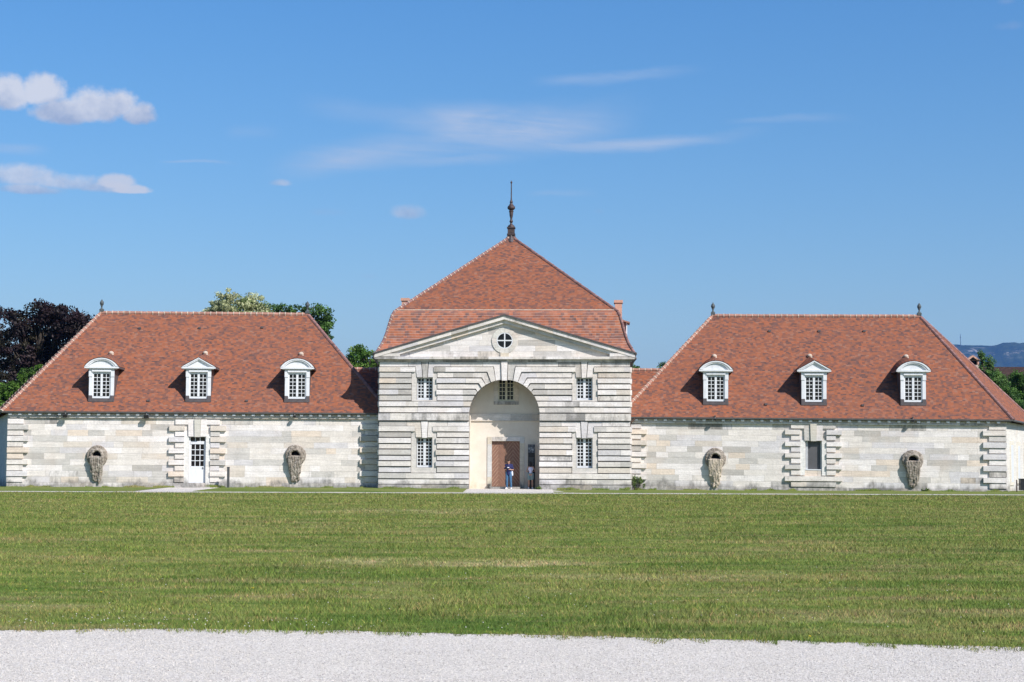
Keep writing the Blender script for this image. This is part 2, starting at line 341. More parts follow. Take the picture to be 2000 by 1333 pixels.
# ------------------------------------------------------------------ mesh helper
class MB:
    def __init__(s): s.v = []; s.f = []; s.c = []; s.m = []; s.uv = []
    def add(s, vs, fs, col=(1, 1, 1, 0), mi=0, uvs=None):
        o = len(s.v); s.v += [tuple(v) for v in vs]
        for i, f in enumerate(fs):
            s.f.append([o+k for k in f]); s.c.append(col); s.m.append(mi)
            s.uv.append(uvs[i] if uvs else None)
    def box(s, x0, x1, y0, y1, z0, z1, col=(1, 1, 1, 0), mi=0):
        v = [(x0, y0, z0), (x1, y0, z0), (x1, y1, z0), (x0, y1, z0), (x0, y0, z1), (x1, y0, z1), (x1, y1, z1), (x0, y1, z1)]
        s.add(v, [(0, 3, 2, 1), (4, 5, 6, 7), (0, 1, 5, 4), (1, 2, 6, 5), (2, 3, 7, 6), (3, 0, 4, 7)], col, mi)
    def prism(s, poly, y0, y1, col=(1, 1, 1, 0), mi=0):
        a = sum(poly[i][0]*poly[(i+1) % len(poly)][1]-poly[(i+1) % len(poly)][0]*poly[i][1] for i in range(len(poly)))
        if a < 0: poly = poly[::-1]
        n = len(poly)
        v = [(p[0], y0, p[1]) for p in poly] + [(p[0], y1, p[1]) for p in poly]
        fs = [list(range(n)), list(range(2*n-1, n-1, -1))] + [(i, i+n, (i+1) % n+n, (i+1) % n) for i in range(n)]
        s.add(v, fs, col, mi)
    def lathe(s, prof, c=(0, 0, 0), seg=16, mi=0, col=(1, 1, 1, 0)):
        v = []; n = len(prof)
        for r_, z_ in prof:
            for k in range(seg):
                a = 2*math.pi*k/seg; v.append((c[0]+r_*math.cos(a), c[1]+r_*math.sin(a), c[2]+z_))
        fs = [(i*seg+k, i*seg+(k+1) % seg, (i+1)*seg+(k+1) % seg, (i+1)*seg+k) for i in range(n-1) for k in range(seg)]
        fs += [list(range(seg))[::-1], [(n-1)*seg+k for k in range(seg)]]
        s.add(v, fs, col, mi)
    def tube(s, pts, rad, seg=8, mi=0, col=(1, 1, 1, 0)):
        pts = [Vector(p) for p in pts]
        if not isinstance(rad, (list, tuple)): rad = [rad]*len(pts)
        v = []
        for i, p in enumerate(pts):
            d = (pts[min(i+1, len(pts)-1)]-pts[max(i-1, 0)]).normalized()
            a = d.orthogonal().normalized() if abs(d.z) > .9 else d.cross(Vector((0, 0, 1))).normalized()
            b = d.cross(a)
            for k in range(seg):
                t = 2*math.pi*k/seg; v.append(p+(a*math.cos(t)+b*math.sin(t))*rad[i])
        n = len(pts)
        fs = [(i*seg+k, i*seg+(k+1) % seg, (i+1)*seg+(k+1) % seg, (i+1)*seg+k) for i in range(n-1) for k in range(seg)]
        fs += [list(range(seg))[::-1], [(n-1)*seg+k for k in range(seg)]]
        s.add(v, fs, col, mi)
    def ell(s, c, r, seg=12, mi=0, col=(1, 1, 1, 0)):
        n = seg//2
        v = []
        for i in range(n+1):
            t = math.pi*i/n
            for k in range(seg):
                a = 2*math.pi*k/seg; rr = max(math.sin(t), 1e-3)
                v.append((c[0]+r[0]*rr*math.cos(a), c[1]+r[1]*rr*math.sin(a), c[2]-r[2]*math.cos(t)))
        fs = [(i*seg+k, i*seg+(k+1) % seg, (i+1)*seg+(k+1) % seg, (i+1)*seg+k) for i in range(n) for k in range(seg)]
        fs += [list(range(seg))[::-1], [n*seg+k for k in range(seg)]]
        s.add(v, fs, col, mi)
    def build(s, name, mats, parent=None, smooth=False, recalc=True):
        me = bpy.data.meshes.new(name); me.from_pydata(s.v, [], s.f)
        if isinstance(mats, str): mats = [mats]
        for k in mats: me.materials.append(MATS[k])
        me.polygons.foreach_set('material_index', s.m)
        ca = me.color_attributes.new('tint', 'FLOAT_COLOR', 'CORNER')
        arr = np.empty((len(me.loops), 4), np.float32); i = 0
        for f, c in zip(s.f, s.c):
            n = len(f); arr[i:i+n] = c; i += n
        ca.data.foreach_set('color', arr.ravel())
        if any(u for u in s.uv):
            uv = me.uv_layers.new(name='UVMap'); a2 = np.zeros((len(me.loops), 2), np.float32); i = 0
            for f, u in zip(s.f, s.uv):
                if u: a2[i:i+len(f)] = u
                i += len(f)
            uv.data.foreach_set('uv', a2.ravel())
        if recalc:
            bm = bmesh.new(); bm.from_mesh(me); bmesh.ops.recalc_face_normals(bm, faces=bm.faces); bm.to_mesh(me); bm.free()
        if smooth: me.polygons.foreach_set('use_smooth', [True]*len(me.polygons))
        me.update()
        o = bpy.data.objects.new(name, me); COL.objects.link(o)
        if parent is not None: o.parent = parent
        return o
def np_mesh(name, V, Fc, cols, mats, parent=None):      # many small faces of one size, straight from arrays
    me = bpy.data.meshes.new(name); nf, k = Fc.shape
    me.vertices.add(len(V)); me.vertices.foreach_set('co', V.astype(np.float32).ravel())
    me.loops.add(nf*k); me.loops.foreach_set('vertex_index', Fc.astype(np.int32).ravel())
    me.polygons.add(nf); me.polygons.foreach_set('loop_start', np.arange(0, nf*k, k, dtype=np.int32))
    me.update(calc_edges=True)
    ca = me.color_attributes.new('tint', 'FLOAT_COLOR', 'CORNER')
    a = np.ones((nf, k, 4), np.float32); a[..., :3] = cols[:, None, :]
    ca.data.foreach_set('color', a.ravel()); me.materials.append(MATS[mats])
    o = bpy.data.objects.new(name, me); COL.objects.link(o)
    if parent is not None: o.parent = parent
    return o
def tag(o, label=None, cat=None, group=None, kind=None):
    for k, v in (('label', label), ('category', cat), ('group', group), ('kind', kind)):
        if v: o[k] = v
    return o
def empty(name, loc=(0, 0, 0), rz=0, ry=0):
    o = bpy.data.objects.new(name, None); COL.objects.link(o)
    o.matrix_world = Matrix.Translation(loc) @ Matrix.Rotation(rz, 4, 'Z') @ Matrix.Rotation(ry, 4, 'Y')
    o.empty_display_size = 0.3
    return o
def copy_tree(o, parent=None):
    c = o.copy(); COL.objects.link(c)
    if parent is not None: c.parent = parent
    for ch in [q for q in bpy.data.objects if q.parent == o]: copy_tree(ch, c)
    return c
class Frame:
    def __init__(s, loc, rz, ry=0):
        s.M = Matrix.Translation(loc) @ Matrix.Rotation(rz, 4, 'Z') @ Matrix.Rotation(ry, 4, 'Y'); s.I = s.M.inverted()
        s.o = s.I @ CAM
    def d(s, px, py): return s.I.to_3x3() @ ray(px, py)
    def hit(s, px, py, y=0.0):
        d = s.d(px, py); t = (y-s.o.y)/d.y; return s.o.x+d.x*t, s.o.z+d.z*t
    def plane(s, px, py, p0, n):
        d = s.d(px, py); p0 = Vector(p0); n = Vector(n); t = (p0-s.o).dot(n)/d.dot(n); return s.o+d*t
def ground_pt(px, py, z=0.0):
    d = ray(px, py); t = (z-CAM.z)/d.z; return CAM+d*t
def at_depth(px, py, Y):
    d = ray(px, py); return CAM+d*(Y/d.y)
# ------------------------------------------------------------------ stone palette
PAL = [((0.675, 0.63, 0.585), 32), ((0.72, 0.68, 0.655), 26), ((0.60, 0.575, 0.575), 14), ((0.52, 0.495, 0.465), 12), ((0.60, 0.54, 0.475), 8), ((0.66, 0.565, 0.475), 5), ((0.44, 0.415, 0.385), 4)]
_w = [p[1] for p in PAL]
def stone(soil=0.2, rng=random):
    c = rng.choices(PAL, _w)[0][0]; k = rng.uniform(0.99, 1.09)
    if soil >= .12 and rng.random() < .12: soil += .38
    return (c[0]*k, c[1]*k, c[2]*k, max(0, min(1, soil+rng.uniform(-0.15, 0.2)*(1 if soil else 0))))
def split(x0, x1, lo=0.7, hi=1.7):
    xs = [x0]
    while x1-xs[-1] > hi: xs.append(xs[-1]+random.uniform(lo, hi))
    if x1-xs[-1] < lo*0.45 and len(xs) > 1: xs.pop()
    return xs+[x1]
def band(mb, x0, x1, z0, z1, p, soil=0.2, lo=0.7, hi=1.9, back=0.03):
    if x1 < x0: x0, x1 = x1, x0
    if z1 < z0: z0, z1 = z1, z0
    xs = split(x0, x1, lo, hi)
    for i, (a, b_) in enumerate(zip(xs, xs[1:])):
        q = p+random.uniform(-0.010, 0.010); j = random.uniform(-0.006, 0.006)
        g0, g1 = (0 if i == 0 else 0.002), (0 if i == len(xs)-2 else 0.002)
        mb.box(a+g0, b_-g1, -q, back+random.uniform(0.001, 0.01), z0+j*0.6, z1+j, stone(soil))
def clip(poly, a, b_, c_):          # keep a*x+b*z <= c
    out = []
    for i in range(len(poly)):
        p, q = poly[i], poly[(i+1) % len(poly)]
        fp, fq = a*p[0]+b_*p[1]-c_, a*q[0]+b_*q[1]-c_
        if fp <= 0: out.append(p)
        if (fp < 0) != (fq < 0) and fp != fq:
            t = fp/(fp-fq); out.append((p[0]+(q[0]-p[0])*t, p[1]+(q[1]-p[1])*t))
    return out
def roof_face(mb, pts, e0, e1, mi=0, v0=0.0):
    pts = [Vector(p) for p in pts]; e0, e1 = Vector(e0), Vector(e1); ed = (e1-e0).normalized()
    n = None
    for i in range(1, len(pts)-1):
        n = (pts[i]-pts[0]).cross(pts[i+1]-pts[0])
        if n.length > 1e-4: break
    n.normalize(); sl = n.cross(ed)
    if sl.z < 0: sl = -sl
    mb.add(pts, [list(range(len(pts)))], mi=mi, uvs=[[((p-e0).dot(ed)+50, (p-e0).dot(sl)+v0+20) for p in pts]])
def ridge(mb, p0, p1, r=0.13, L=0.36, mi=0, mo=1, lift=0.0):
    p0, p1 = Vector(p0), Vector(p1); n = max(1, round((p1-p0).length/L)); d = (p1-p0)/n
    for i in range(n):
        a = p0+d*i+Vector((0, 0, lift)); jit = Vector((0, 0, random.uniform(-.008, .008)))
        mb.tube([a+jit, a+d*0.97+jit], [r, r*0.88], 8, mi)
        if mo is not None: mb.tube([a+jit-d*0.06, a+jit+d*random.uniform(.06, .12)], [r*1.10, r*1.10], 8, mo)
def polyline_ridge(mb, pts, r, L, mi=0, mo=1):
    for a, b_ in zip(pts, pts[1:]): ridge(mb, a, b_, r, L, mi, mo)
def window_mesh(x0, x1, z0, z1, y, cols, rows, parent, paint='joinery_paint', name='window', stile=0.07, mid=0.13, mun=0.030, bottom=0.10, top=0.06):
    mb = MB(); xm = (x0+x1)/2
    mb.box(x0, x0+stile, y, y+.06, z0, z1); mb.box(x1-stile, x1, y, y+.06, z0, z1)
    mb.box(x0+stile, x1-stile, y, y+.06, z0, z0+bottom); mb.box(x0+stile, x1-stile, y, y+.06, z1-top, z1)
    mb.box(xm-mid/2, xm+mid/2, y-.015, y+.055, z0+bottom, z1-top)
    for sx0, sx1 in ((x0+stile, xm-mid/2), (xm+mid/2, x1-stile)):
        for k in range(1, cols):
            xx = sx0+(sx1-sx0)*k/cols; mb.box(xx-mun/2, xx+mun/2, y+.01, y+.05, z0+bottom, z1-top)
        for k in range(1, rows):
            zz = z0+bottom+(z1-top-z0-bottom)*k/rows; mb.box(sx0, sx1, y+.012, y+.048, zz-mun/2, zz+mun/2)
    o = mb.build(name, paint, parent)
    gl = MB(); gl.box(x0+.01, x1-.01, y+.03, y+.042, z0+.01, z1-.01)
    gl.build('glass', 'window_glass', o)
    return o
# ------------------------------------------------------------------ ground
def sheet(name, poly, z, mt, sub=None):
    mb = MB(); mb.add([(x, y, z) for x, y in poly], [list(range(len(poly)))]); o = mb.build(name, mt, recalc=False)
    tag(o, kind='structure'); return o
random.seed(3)
mb = MB(); mb.add([(-9000, -300, -0.012), (9000, -300, -0.012), (9000, 12000, -0.012), (-9000, 12000, -0.012)], [[0, 1, 2, 3]])
tag(mb.build('ground', 'soil', recalc=False), kind='structure')
EXX = [-14, -4.83, -3.9, -3.19, -2.4, -1.45, 0, 1.4, 3.0, 4.46, 14]; EYY = [15.5, 15.90, 16.05, 16.10, 16.05, 15.92, 15.68, 15.42, 15.08, 14.72, 12.4]
def edgeY(x):           # far edge of the near gravel path (it runs slightly askew)
    return float(np.interp(x, EXX, EYY)) + 0.03*math.sin(x*3.1)+0.025*math.sin(x*7.7+1)+0.015*math.sin(x*17.3)
xs = [(-14+0.06*i) for i in range(int(28/0.06)+1)]
ex = [(x, edgeY(x)+.30+random.uniform(-.05, .05)) for x in xs]
lawn_top = [(60, 91.0-0.0), (-60, 91.0)]
# lawn sheet: from path edge to the thin far path; gravel sheets left and right of it
lp = [(-60, edgeY(-14)+4)] + ex + [(60, edgeY(14)-2)] + [(60, 88.5), (-60, 88.5)]
sheet('lawn', lp, 0.0, 'lawn')
gp = [(-60, -40), (60, -40), (60, edgeY(14)-2)] + ex[::-1] + [(-60, edgeY(-14)+4)]
sheet('gravel_path', gp, -0.004, 'gravel')
rx_ = [x for x in np.arange(-60, 60.1, 1.5)]
near = [(x, 88.5+random.uniform(-.12, .12)) for x in rx_]; far = [(x, 90.9+random.uniform(-.15, .15)) for x in rx_]
sheet('far_path', near+far[::-1], 0.004, 'gravel')
# verge along the walls: low bank of grass, open where gravel leads to the doors
def verge(name, x0, x1, y0, y1, z0, z1):
    mb = MB(); n = int((x1-x0)/0.8)+1; v = []; 
    for i in range(n+1):
        x = x0+(x1-x0)*i/n; v += [(x, y0+random.uniform(-.12, .12), 0.001), (x, y0+.6, z0), (x, y1, z1)]
    f = []
    for i in range(n): f += [(3*i, 3*i+3, 3*i+4, 3*i+1), (3*i+1, 3*i+4, 3*i+5, 3*i+2)]
    mb.add(v, f); tag(mb.build(name, 'lawn', recalc=False), kind='structure')
verge('grass_verge', -34, -20.3, 91.1, 101.6, 0.03, 0.10)
verge('grass_verge', -17.2, -2.6, 91.1, 101.9, 0.03, 0.10)
verge('grass_verge', 2.3, 34, 91.1, 101.6, 0.02, 0.03)
mb = MB(); mb.add([(-20.8, 91.1, .006), (-16.8, 91.1, .006), (-17.1, 101.8, .085), (-20.4, 101.8, .085)], [[0, 1, 2, 3]])
mb.add([(-3.4, 91.1, .006), (3.4, 91.1, .006), (2.4, 97.0, .04), (-2.7, 97.0, .04)], [[0, 1, 2, 3]])
mb.add([(-2.7, 97.0, .04), (2.4, 97.0, .04), (2.4, 103.0, .06), (-2.7, 103.0, .06)], [[0, 1, 2, 3]])
tag(mb.build('gravel_forecourt', 'gravel', recalc=False), kind='structure')

# ================================================================== central pavilion
P = at_depth(984.5, 955, 100.0)
CF = Frame((P.x, 100.0, 0), R(-2.8)); 
pav = empty('gate_pavilion', (P.x, 100.0, 0), R(-2.8))
tag(pav, 'tall central pavilion of banded stone with arch, pediment and red pyramid roof', 'building')
X4 = lambda a: CF.hit(720+a/3.507, 830)[0]
GAP = 2.6
Z4 = lambda b_: CF.hit(850, 600+b_/3.507)[1]
HW = (CF.hit(1229.5, 830)[0]-CF.hit(740, 830)[0])/2
zc = CF.hit(984.5, 811)[1]; RA = (CF.hit(984.5+69, 811)[0]-CF.hit(984.5-69, 811)[0])/2
def arc(a): return (-RA*math.sin(R(a)), zc+RA*math.cos(R(a)))
ANG = [4.8, 14.3, 22.3, 31.7, 40.1, 49.4, 57.8, 66.6, 76.3, 88.5]
KN = [None, X4(855), X4(811), X4(773), X4(752.8), X4(731)]
ztop = Z4(376)
wl, wr = X4(328), X4(438)
UZ, LZ = (Z4(637), Z4(482)), (Z4(1100), Z4(893))
random.seed(11)
fac = MB()
def mir(poly, s): return [(p[0]*s, p[1]) for p in poly]
DEEP, SHAL = 0.15, 0.095
rowsU = [(412, 447, 1), (450, 485, 0), (490, 524, 1), (530, 562, 0), (568, 603, 1), (608, 643, 0), (648, 683, 1), (688, 724, 0)]
rowsL = [(818, 855, 1), (860, 893, 0), (898, 935, 1), (940, 972, 0), (978, 1015, 1), (1020, 1052, 0), (1058, 1093, 1), (1098, 1135, 0)]
for s in (-1, 1):
    m_ = -s        # polygons are written for the left half; s=-1 is left
    def PR(poly, p, soil=.2, back=.03): fac.prism([(q[0]*m_, q[1]) for q in poly], -p-random.uniform(-.008, .008), back, stone(soil))
    def BD(x0, x1, z0, z1, p, soil=.2): band(fac, x0*m_, x1*m_, z0, z1, p, soil)
    # backing wall: mortar between the bands, its colour darkened to deepen the groove shade
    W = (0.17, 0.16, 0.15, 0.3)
    fac_b = fac
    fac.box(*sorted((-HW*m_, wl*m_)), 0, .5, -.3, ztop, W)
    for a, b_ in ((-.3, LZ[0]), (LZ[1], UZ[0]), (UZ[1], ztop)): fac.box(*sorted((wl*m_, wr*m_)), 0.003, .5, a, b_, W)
    pl = [(wr, -.3), (-RA, -.3), (-RA, zc)] + [arc(t) for t in range(85, 0, -5)] + [(-0.0, zc+RA), (0, ztop), (wr, ztop)]
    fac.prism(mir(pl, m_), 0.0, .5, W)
    # strip under the cornice with its hooks over the window and the arch
    z1, z0 = Z4(379), Z4(408)
    BD(-HW, X4(270), z0, z1, .10, .35)
    PR([(X4(272), z1), (X4(358), z1), (X4(367), UZ[1]), (X4(330), UZ[1]), (X4(320), z0), (X4(272), z0)], .10, .3)
    PR([(X4(363), z1+.02), (X4(405), z1+.02), (X4(401), UZ[1]-.02), (X4(371), UZ[1]-.02)], .13, .2)
    PR([(X4(410), z1), (X4(560), z1), (X4(560), z0), (X4(447), z0), (X4(440), UZ[1]), (X4(405), UZ[1])], .10, .3)
    BD(X4(562), X4(780), z0, z1, .10, .4)
    a0, a1 = ANG[0]+.5, ANG[1]-.35
    PR([(X4(782), z1), (-RA*math.sin(R(ANG[0]))*1.28, z1)] + [arc(a0+(a1-a0)*k/3) for k in range(4)] + [(KN[1]+.02, z0), (X4(782), z0)], .10, .3)
    # upper bands
    for i, (t, b_, dp) in enumerate(rowsU):
        p = DEEP if dp else SHAL; z1, z0 = Z4(t), Z4(b_-GAP)
        full = t >= 648
        sl = .15 if t < 640 else .35
        if not full:
            BD(-HW-(.02 if dp else 0), X4(318 if i == 0 else 293 if dp else 291), z0, z1, p, sl); xs0 = X4(444 if i == 0 else 464 if dp else 470)
        else: xs0 = -HW-(.02 if dp else 0)
        a0, a1 = ANG[i+1]+.35, ANG[i+2]-.35
        arcp = [arc(a0+(a1-a0)*k/3) for k in range(4)]
        if i+1 < len(KN) and KN[i+1]:
            ku = KN[i+1]-.02; kl = KN[i+2]+.015 if i+2 < len(KN) else arcp[-1][0]
        else: ku, kl = arcp[0][0], arcp[-1][0]
        xa = min(ku, kl)-random.uniform(.35, .8)
        BD(xs0, xa-.002, z0, z1, p, sl)
        if i+2 < len(KN): tail = [(kl, z0)]
        else: tail = []; arcp[-1] = (arcp[-1][0], z0)
        if i+1 >= len(KN): arcp[0] = (arcp[0][0], z1)
        PR([(xa, z1), (ku, z1)] + arcp + tail + [(xa, z0)], p, sl)
    # string course
    BD(-HW-.05, -RA-.0, Z4(777), Z4(730), .20, .62)
    # lower window head
    z1, z0 = Z4(785), Z4(815)
    BD(-HW, X4(262), z0, z1, .10, .3)
    PR([(X4(264), z1), (X4(356), z1), (X4(365), LZ[1]), (X4(325), LZ[1]), (X4(318), z0), (X4(264), z0)], .10, .25)
    PR([(X4(360), z1+.02), (X4(407), z1+.02), (X4(401), LZ[1]-.03), (X4(369), LZ[1]-.03)], .13, .2)
    PR([(X4(411), z1), (X4(540), z1), (X4(540), z0), (X4(443), z0), (X4(437), LZ[1]), (X4(405), LZ[1])], .10, .25)
    BD(X4(542), -RA, z0, z1, .10, .3)
    for i, (t, b_, dp) in enumerate(rowsL):
        p = DEEP if dp else SHAL
        BD(-HW-(.02 if dp else 0), X4(318 if i == 0 else 291), Z4(b_-GAP), Z4(t), p, .22)
        BD(X4(440 if i == 0 else 462 if dp else 470), -RA+(.02 if dp else 0), Z4(b_-GAP), Z4(t), p, .22)
    for t, b_, p, sl in ((1139, 1174, .15, .35), (1180, 1212, .10, .2), (1217, 1262, .16, .2)): BD(-HW-.02, -RA+.01, Z4(b_), Z4(t), p, sl)
    # smooth panels around the windows
    for (zz0, zz1, hz) in ((Z4(645), Z4(412), UZ), (Z4(1136), Z4(818), LZ)):
        for x0, x1, a, b_ in ((X4(294), wl, zz0, zz1), (wr, X4(466), zz0, zz1), (wl, wr, zz0, hz[0]-.001)):
            fac.box(*sorted((x0*m_, x1*m_)), -.055, .02, a, b_, (.61, .575, .535, .15))
    # reveals of the window openings
    for hz in (UZ, LZ):
        for xx in ((wl-.02, wl), (wr, wr+.02)): pass
# arch keystone, soffit lining
k0 = R(ANG[0]-.6)
fac.prism([(-RA*math.sin(k0), zc+RA*math.cos(k0)-.05), (RA*math.sin(k0), zc+RA*math.cos(k0)-.05), (RA*math.sin(k0)*1.22, Z4(376)), (-RA*math.sin(k0)*1.22, Z4(376))], -.19, .3, stone(.35))
# side and rear walls
DD = 2*HW
for s in (-1, 1):
    fac.box(*sorted((s*HW, s*(HW-.5))), .5, DD, -.3, ztop, (0.55, 0.53, 0.49, .3))
    for i, (t, b_, dp) in enumerate(rowsU+rowsL+[(1139, 1174, 1), (1180, 1212, 0), (1217, 1262, 1)]):
        p = DEEP if dp else SHAL; y_ = .04
        while y_ < DD-.1:
            y2 = min(DD, y_+random.uniform(.8, 1.8)); fac.box(*sorted((s*(HW-.01), s*(HW+p*.8))), y_, y2-.004, Z4(b_), Z4(t), stone(.25)); y_ = y2
fac.box(-HW+.5, HW-.5, DD-.5, DD, -.3, ztop, (0.55, 0.53, 0.49, .3))
fac.build('wall', 'limestone', pav)
# niche behind the arch
ND = 1.62
nm = MB()
zn = zc+RA+1.1
dx0, dx1, dz1, dz0 = CF.hit(960.4, 900, ND)[0], CF.hit(1015.2, 900, ND)[0], CF.hit(985, 861.9, ND)[1], 0.165
nx0, nx1 = CF.hit(973, 780, ND)[0], CF.hit(1004.3, 780, ND)[0]; nz0 = CF.hit(985, 784, ND)[1]; nz1 = nz0+1.62
nm.box(-RA-.6, dx0, ND, ND+.4, -.3, zn); nm.box(dx1, RA+.6, ND, ND+.4, -.3, zn)
nm.box(dx0, dx1, ND, ND+.4, dz1, nz0); nm.box(dx0, nx0, ND, ND+.4, nz0, nz1); nm.box(nx1, dx1, ND, ND+.4, nz0, nz1); nm.box(dx0, dx1, ND, ND+.4, nz1, zn)
nm.box(-RA-.3, -RA, .5, ND, -.3, zc); nm.box(RA, RA+.3, .5, ND, -.3, zc)
nm.box(-RA-.6, -RA-.3, .5, ND, -.3, zn); nm.box(RA+.3, RA+.6, .5, ND, -.3, zn)
nm.box(-RA-.6, RA+.6, .5, ND+.4, zn, zn+.2)
nm.build('niche_wall', 'plaster', pav)
sm = MB(); random.seed(5)
z1, z0 = CF.hit(985, 809.5, ND)[1], CF.hit(985, 823, ND)[1]
band(sm, -RA-.1, RA+.1, z0+.03, z1, -ND+.05, .35, .9, 1.4, ND+.05); sm.box(-RA-.1, RA+.1, ND-.08, ND+.03, z0, z0+.05, stone(.3))
fx0, fx1, fz1 = CF.hit(952, 900, ND)[0], CF.hit(1024, 900, ND)[0], CF.hit(985, 853.7, ND)[1]
for a, b_ in ((fx0, dx0), (dx1, fx1)):
    zz = -.1
    while zz < fz1-.1:
        z2 = min(fz1, zz+random.uniform(.55, 1.0))
        if fz1-z2 < .3: z2 = fz1
        sm.box(a, b_, ND-.05, ND+.05, zz, z2-.003, (0.60, 0.55, 0.45, .25) if random.random() < .6 else (.60, .61, .60, .2)); zz = z2
band(sm, dx0, dx1, dz1, fz1, -ND+.051, .25, .7, 1.1, ND+.05)
sx0, sx1, sz0 = CF.hit(964.5, 780, ND)[0], CF.hit(1013.3, 780, ND)[0], CF.hit(985, 791, ND)[1]
sm.box(sx0, nx0, ND-.04, ND+.05, nz0-.02, nz1+.2, stone(.3)); sm.box(nx1, sx1, ND-.04, ND+.05, nz0-.02, nz1+.2, stone(.3)); sm.box(sx0, sx1, ND-.07, ND+.05, sz0, nz0-.022, stone(.3))
sm.build('stone_trim', 'limestone', pav)
window_mesh(nx0, nx1, nz0, nz1, ND+.02, 2, 6, pav, 'cream_paint')
st = MB(); st.box(CF.hit(957, 950, 1)[0], CF.hit(1016, 950, 1)[0], .70, ND+.05, -.2, .17, (.58, .56, .53, .3)); st.build('doorstep', 'limestone', pav)
# double door with chevron boarding
def leaf(x0, x1):
    b_ = MB(); b_.box(x0+.004, x1-.004, ND+.14, ND+.20, dz0, dz1)
    xm = (x0+x1)/2; pitch = .245; sl = (x1-x0)*.62
    k = -4
    for k in range(-5, 14):
        zb = dz0+k*pitch
        for (xa, xb, za, zb2) in ((x0+.01, xm-.004, zb-sl, zb), (xm+.004, x1-.01, zb, zb-sl)):
            g_ = .028
            poly = [(xa, za), (xb, zb2), (xb, zb2+pitch-g_), (xa, za+pitch-g_)]
            poly = clip(clip(poly, 0, -1, -dz0-.02), 0, 1, dz1-.02)
            if len(poly) > 2: b_.prism(poly, ND+.115+.004*(k % 2), ND+.141, mi=1)
    return b_.build('door_leaf', ['door_groove', 'door_paint'], pav)
xm = (dx0+dx1)/2
leaf(dx0, xm-.005); leaf(xm+.005, dx1)
# windows of the front
for s in (-1, 1):
    for hz, rw in ((UZ, 6), (LZ, 8)):
        a, b_ = sorted((wl*-s, wr*-s))
        window_mesh(a+.01, b_-.01, hz[0]+.01, hz[1]-.01, .16, 2, rw, pav, stile=.06, mid=.15, mun=.045, bottom=.12)
# cornice and pediment
cz = lambda py: CF.hit(985, py)[1]
co = MB(); random.seed(21)
EX = 0.30
xs = split(-HW-.28, HW+.28, 1.2, 2.2)
for a, b_ in zip(xs, xs[1:]):
    co.box(a, b_-.003, -.34, .02, cz(702.6), cz(697.6), stone(.5))
xs = split(-HW-.12, HW+.12, 1.2, 2.2)
for a, b_ in zip(xs, xs[1:]): co.box(a, b_-.003, -.16, .02, cz(707.4), cz(702.6)-.001, stone(.8))
apo, api, apm = cz(617.6), cz(632.5), cz(624.5)
XE = HW+.30; ze_, zi_ = cz(692.2), cz(697.6)+.002
def rake(s, t0, t1, o0, o1, p, col, mi=0):     # piece of raking cornice between fractions t0..t1 from apex
    top = lambda t, off: (s*XE*t, apo-off+(ze_-apo)*t)
    co.prism([top(t0, o0), top(t1, o0), top(t1, o1), top(t0, o1)], -p, .05, col, mi)
th = apo-api
for s in (-1, 1):
    ts = [0]+[min(1, .13*k+random.uniform(-.02, .02)) for k in range(1, 8)]+[1.0]
    for a, b_ in zip(ts, ts[1:]):
        rake(s, a, b_-.0004, .0, th*.50, .36, stone(.12)); rake(s, a, min(b_, .955)-.0004, th*.50, th*1.0, .20, stone(.15)) if a < .9 else None
    co.prism([(s*XE*1.0, ze_+.001), (s*XE*1.0, zi_+.02), (s*(XE-1.5), zi_+.01), (s*(XE-1.5), ze_+.0+(apo-ze_)*(1.5/XE)-th*.9)], -.335, .045, stone(.3))
co.build('cornice', 'limestone', pav)
cp = MB()
for s in (-1, 1):
    cp.prism([(0, apo+.002), (0, apo+.085), (s*(XE+.05), ze_+.075), (s*(XE+.05), ze_+.002)], -.43, .3)
cp.build('coping', 'lead', pav)
ty = MB(); random.seed(33)
zb = cz(697.6); zz = zb; A_ = (apo-.3)
while zz < apo-.2:
    z2 = zz+.335
    xs = split(-HW, HW, 1.0, 2.4)
    for a, b_ in zip(xs, xs[1:]):
        poly = [(a+.003, zz+.003), (b_-.003, zz+.003), (b_-.003, z2-.003), (a+.003, z2-.003)]
        k = (ze_-apo)/XE
        poly = clip(poly, -k, 1, apo-.1); 
        if len(poly) > 2: poly = clip(poly, k, 1, apo-.1)
        if len(poly) > 2: ty.prism(poly, 0.0+random.uniform(-.004, .004), .4, stone(.05 if zz > zb+.1 else .45))
    zz = z2
oc = CF.hit(985.8, 665.6); ro, ri = 25.5/33.4, 16/33.4
ring = []
nseg = 14
for k in range(nseg):
    t0, t1 = 2*math.pi*k/nseg+.006, 2*math.pi*(k+1)/nseg-.006
    pa = [(oc[0]+ro*math.sin(t0+(t1-t0)*j/4), oc[1]+ro*math.cos(t0+(t1-t0)*j/4)) for j in range(5)]
    pb = [(oc[0]+ri*math.sin(t1-(t1-t0)*j/4), oc[1]+ri*math.cos(t1-(t1-t0)*j/4)) for j in range(5)]
    ty.prism(pa+pb, -.045, .01, (.64*random.uniform(.95, 1.05), .61, .56, .1))
ty.box(oc[0]-.25, oc[0]+.25, -.07, .01, cz(698)+.004, oc[1]-ro+.02, (.6, .53, .42, .4))
ty.build('tympanum', 'limestone', pav)
rw_ = MB()
pts = [(ri*.995*math.sin(2*math.pi*k/28), ri*.995*math.cos(2*math.pi*k/28)) for k in range(28)]
for k in range(28):
    a, b_ = pts[k], pts[(k+1) % 28]
    rw_.prism([(oc[0]+a[0], oc[1]+a[1]), (oc[0]+b_[0], oc[1]+b_[1]), (oc[0]+b_[0]*.9, oc[1]+b_[1]*.9), (oc[0]+a[0]*.9, oc[1]+a[1]*.9)], -.040, -.012)
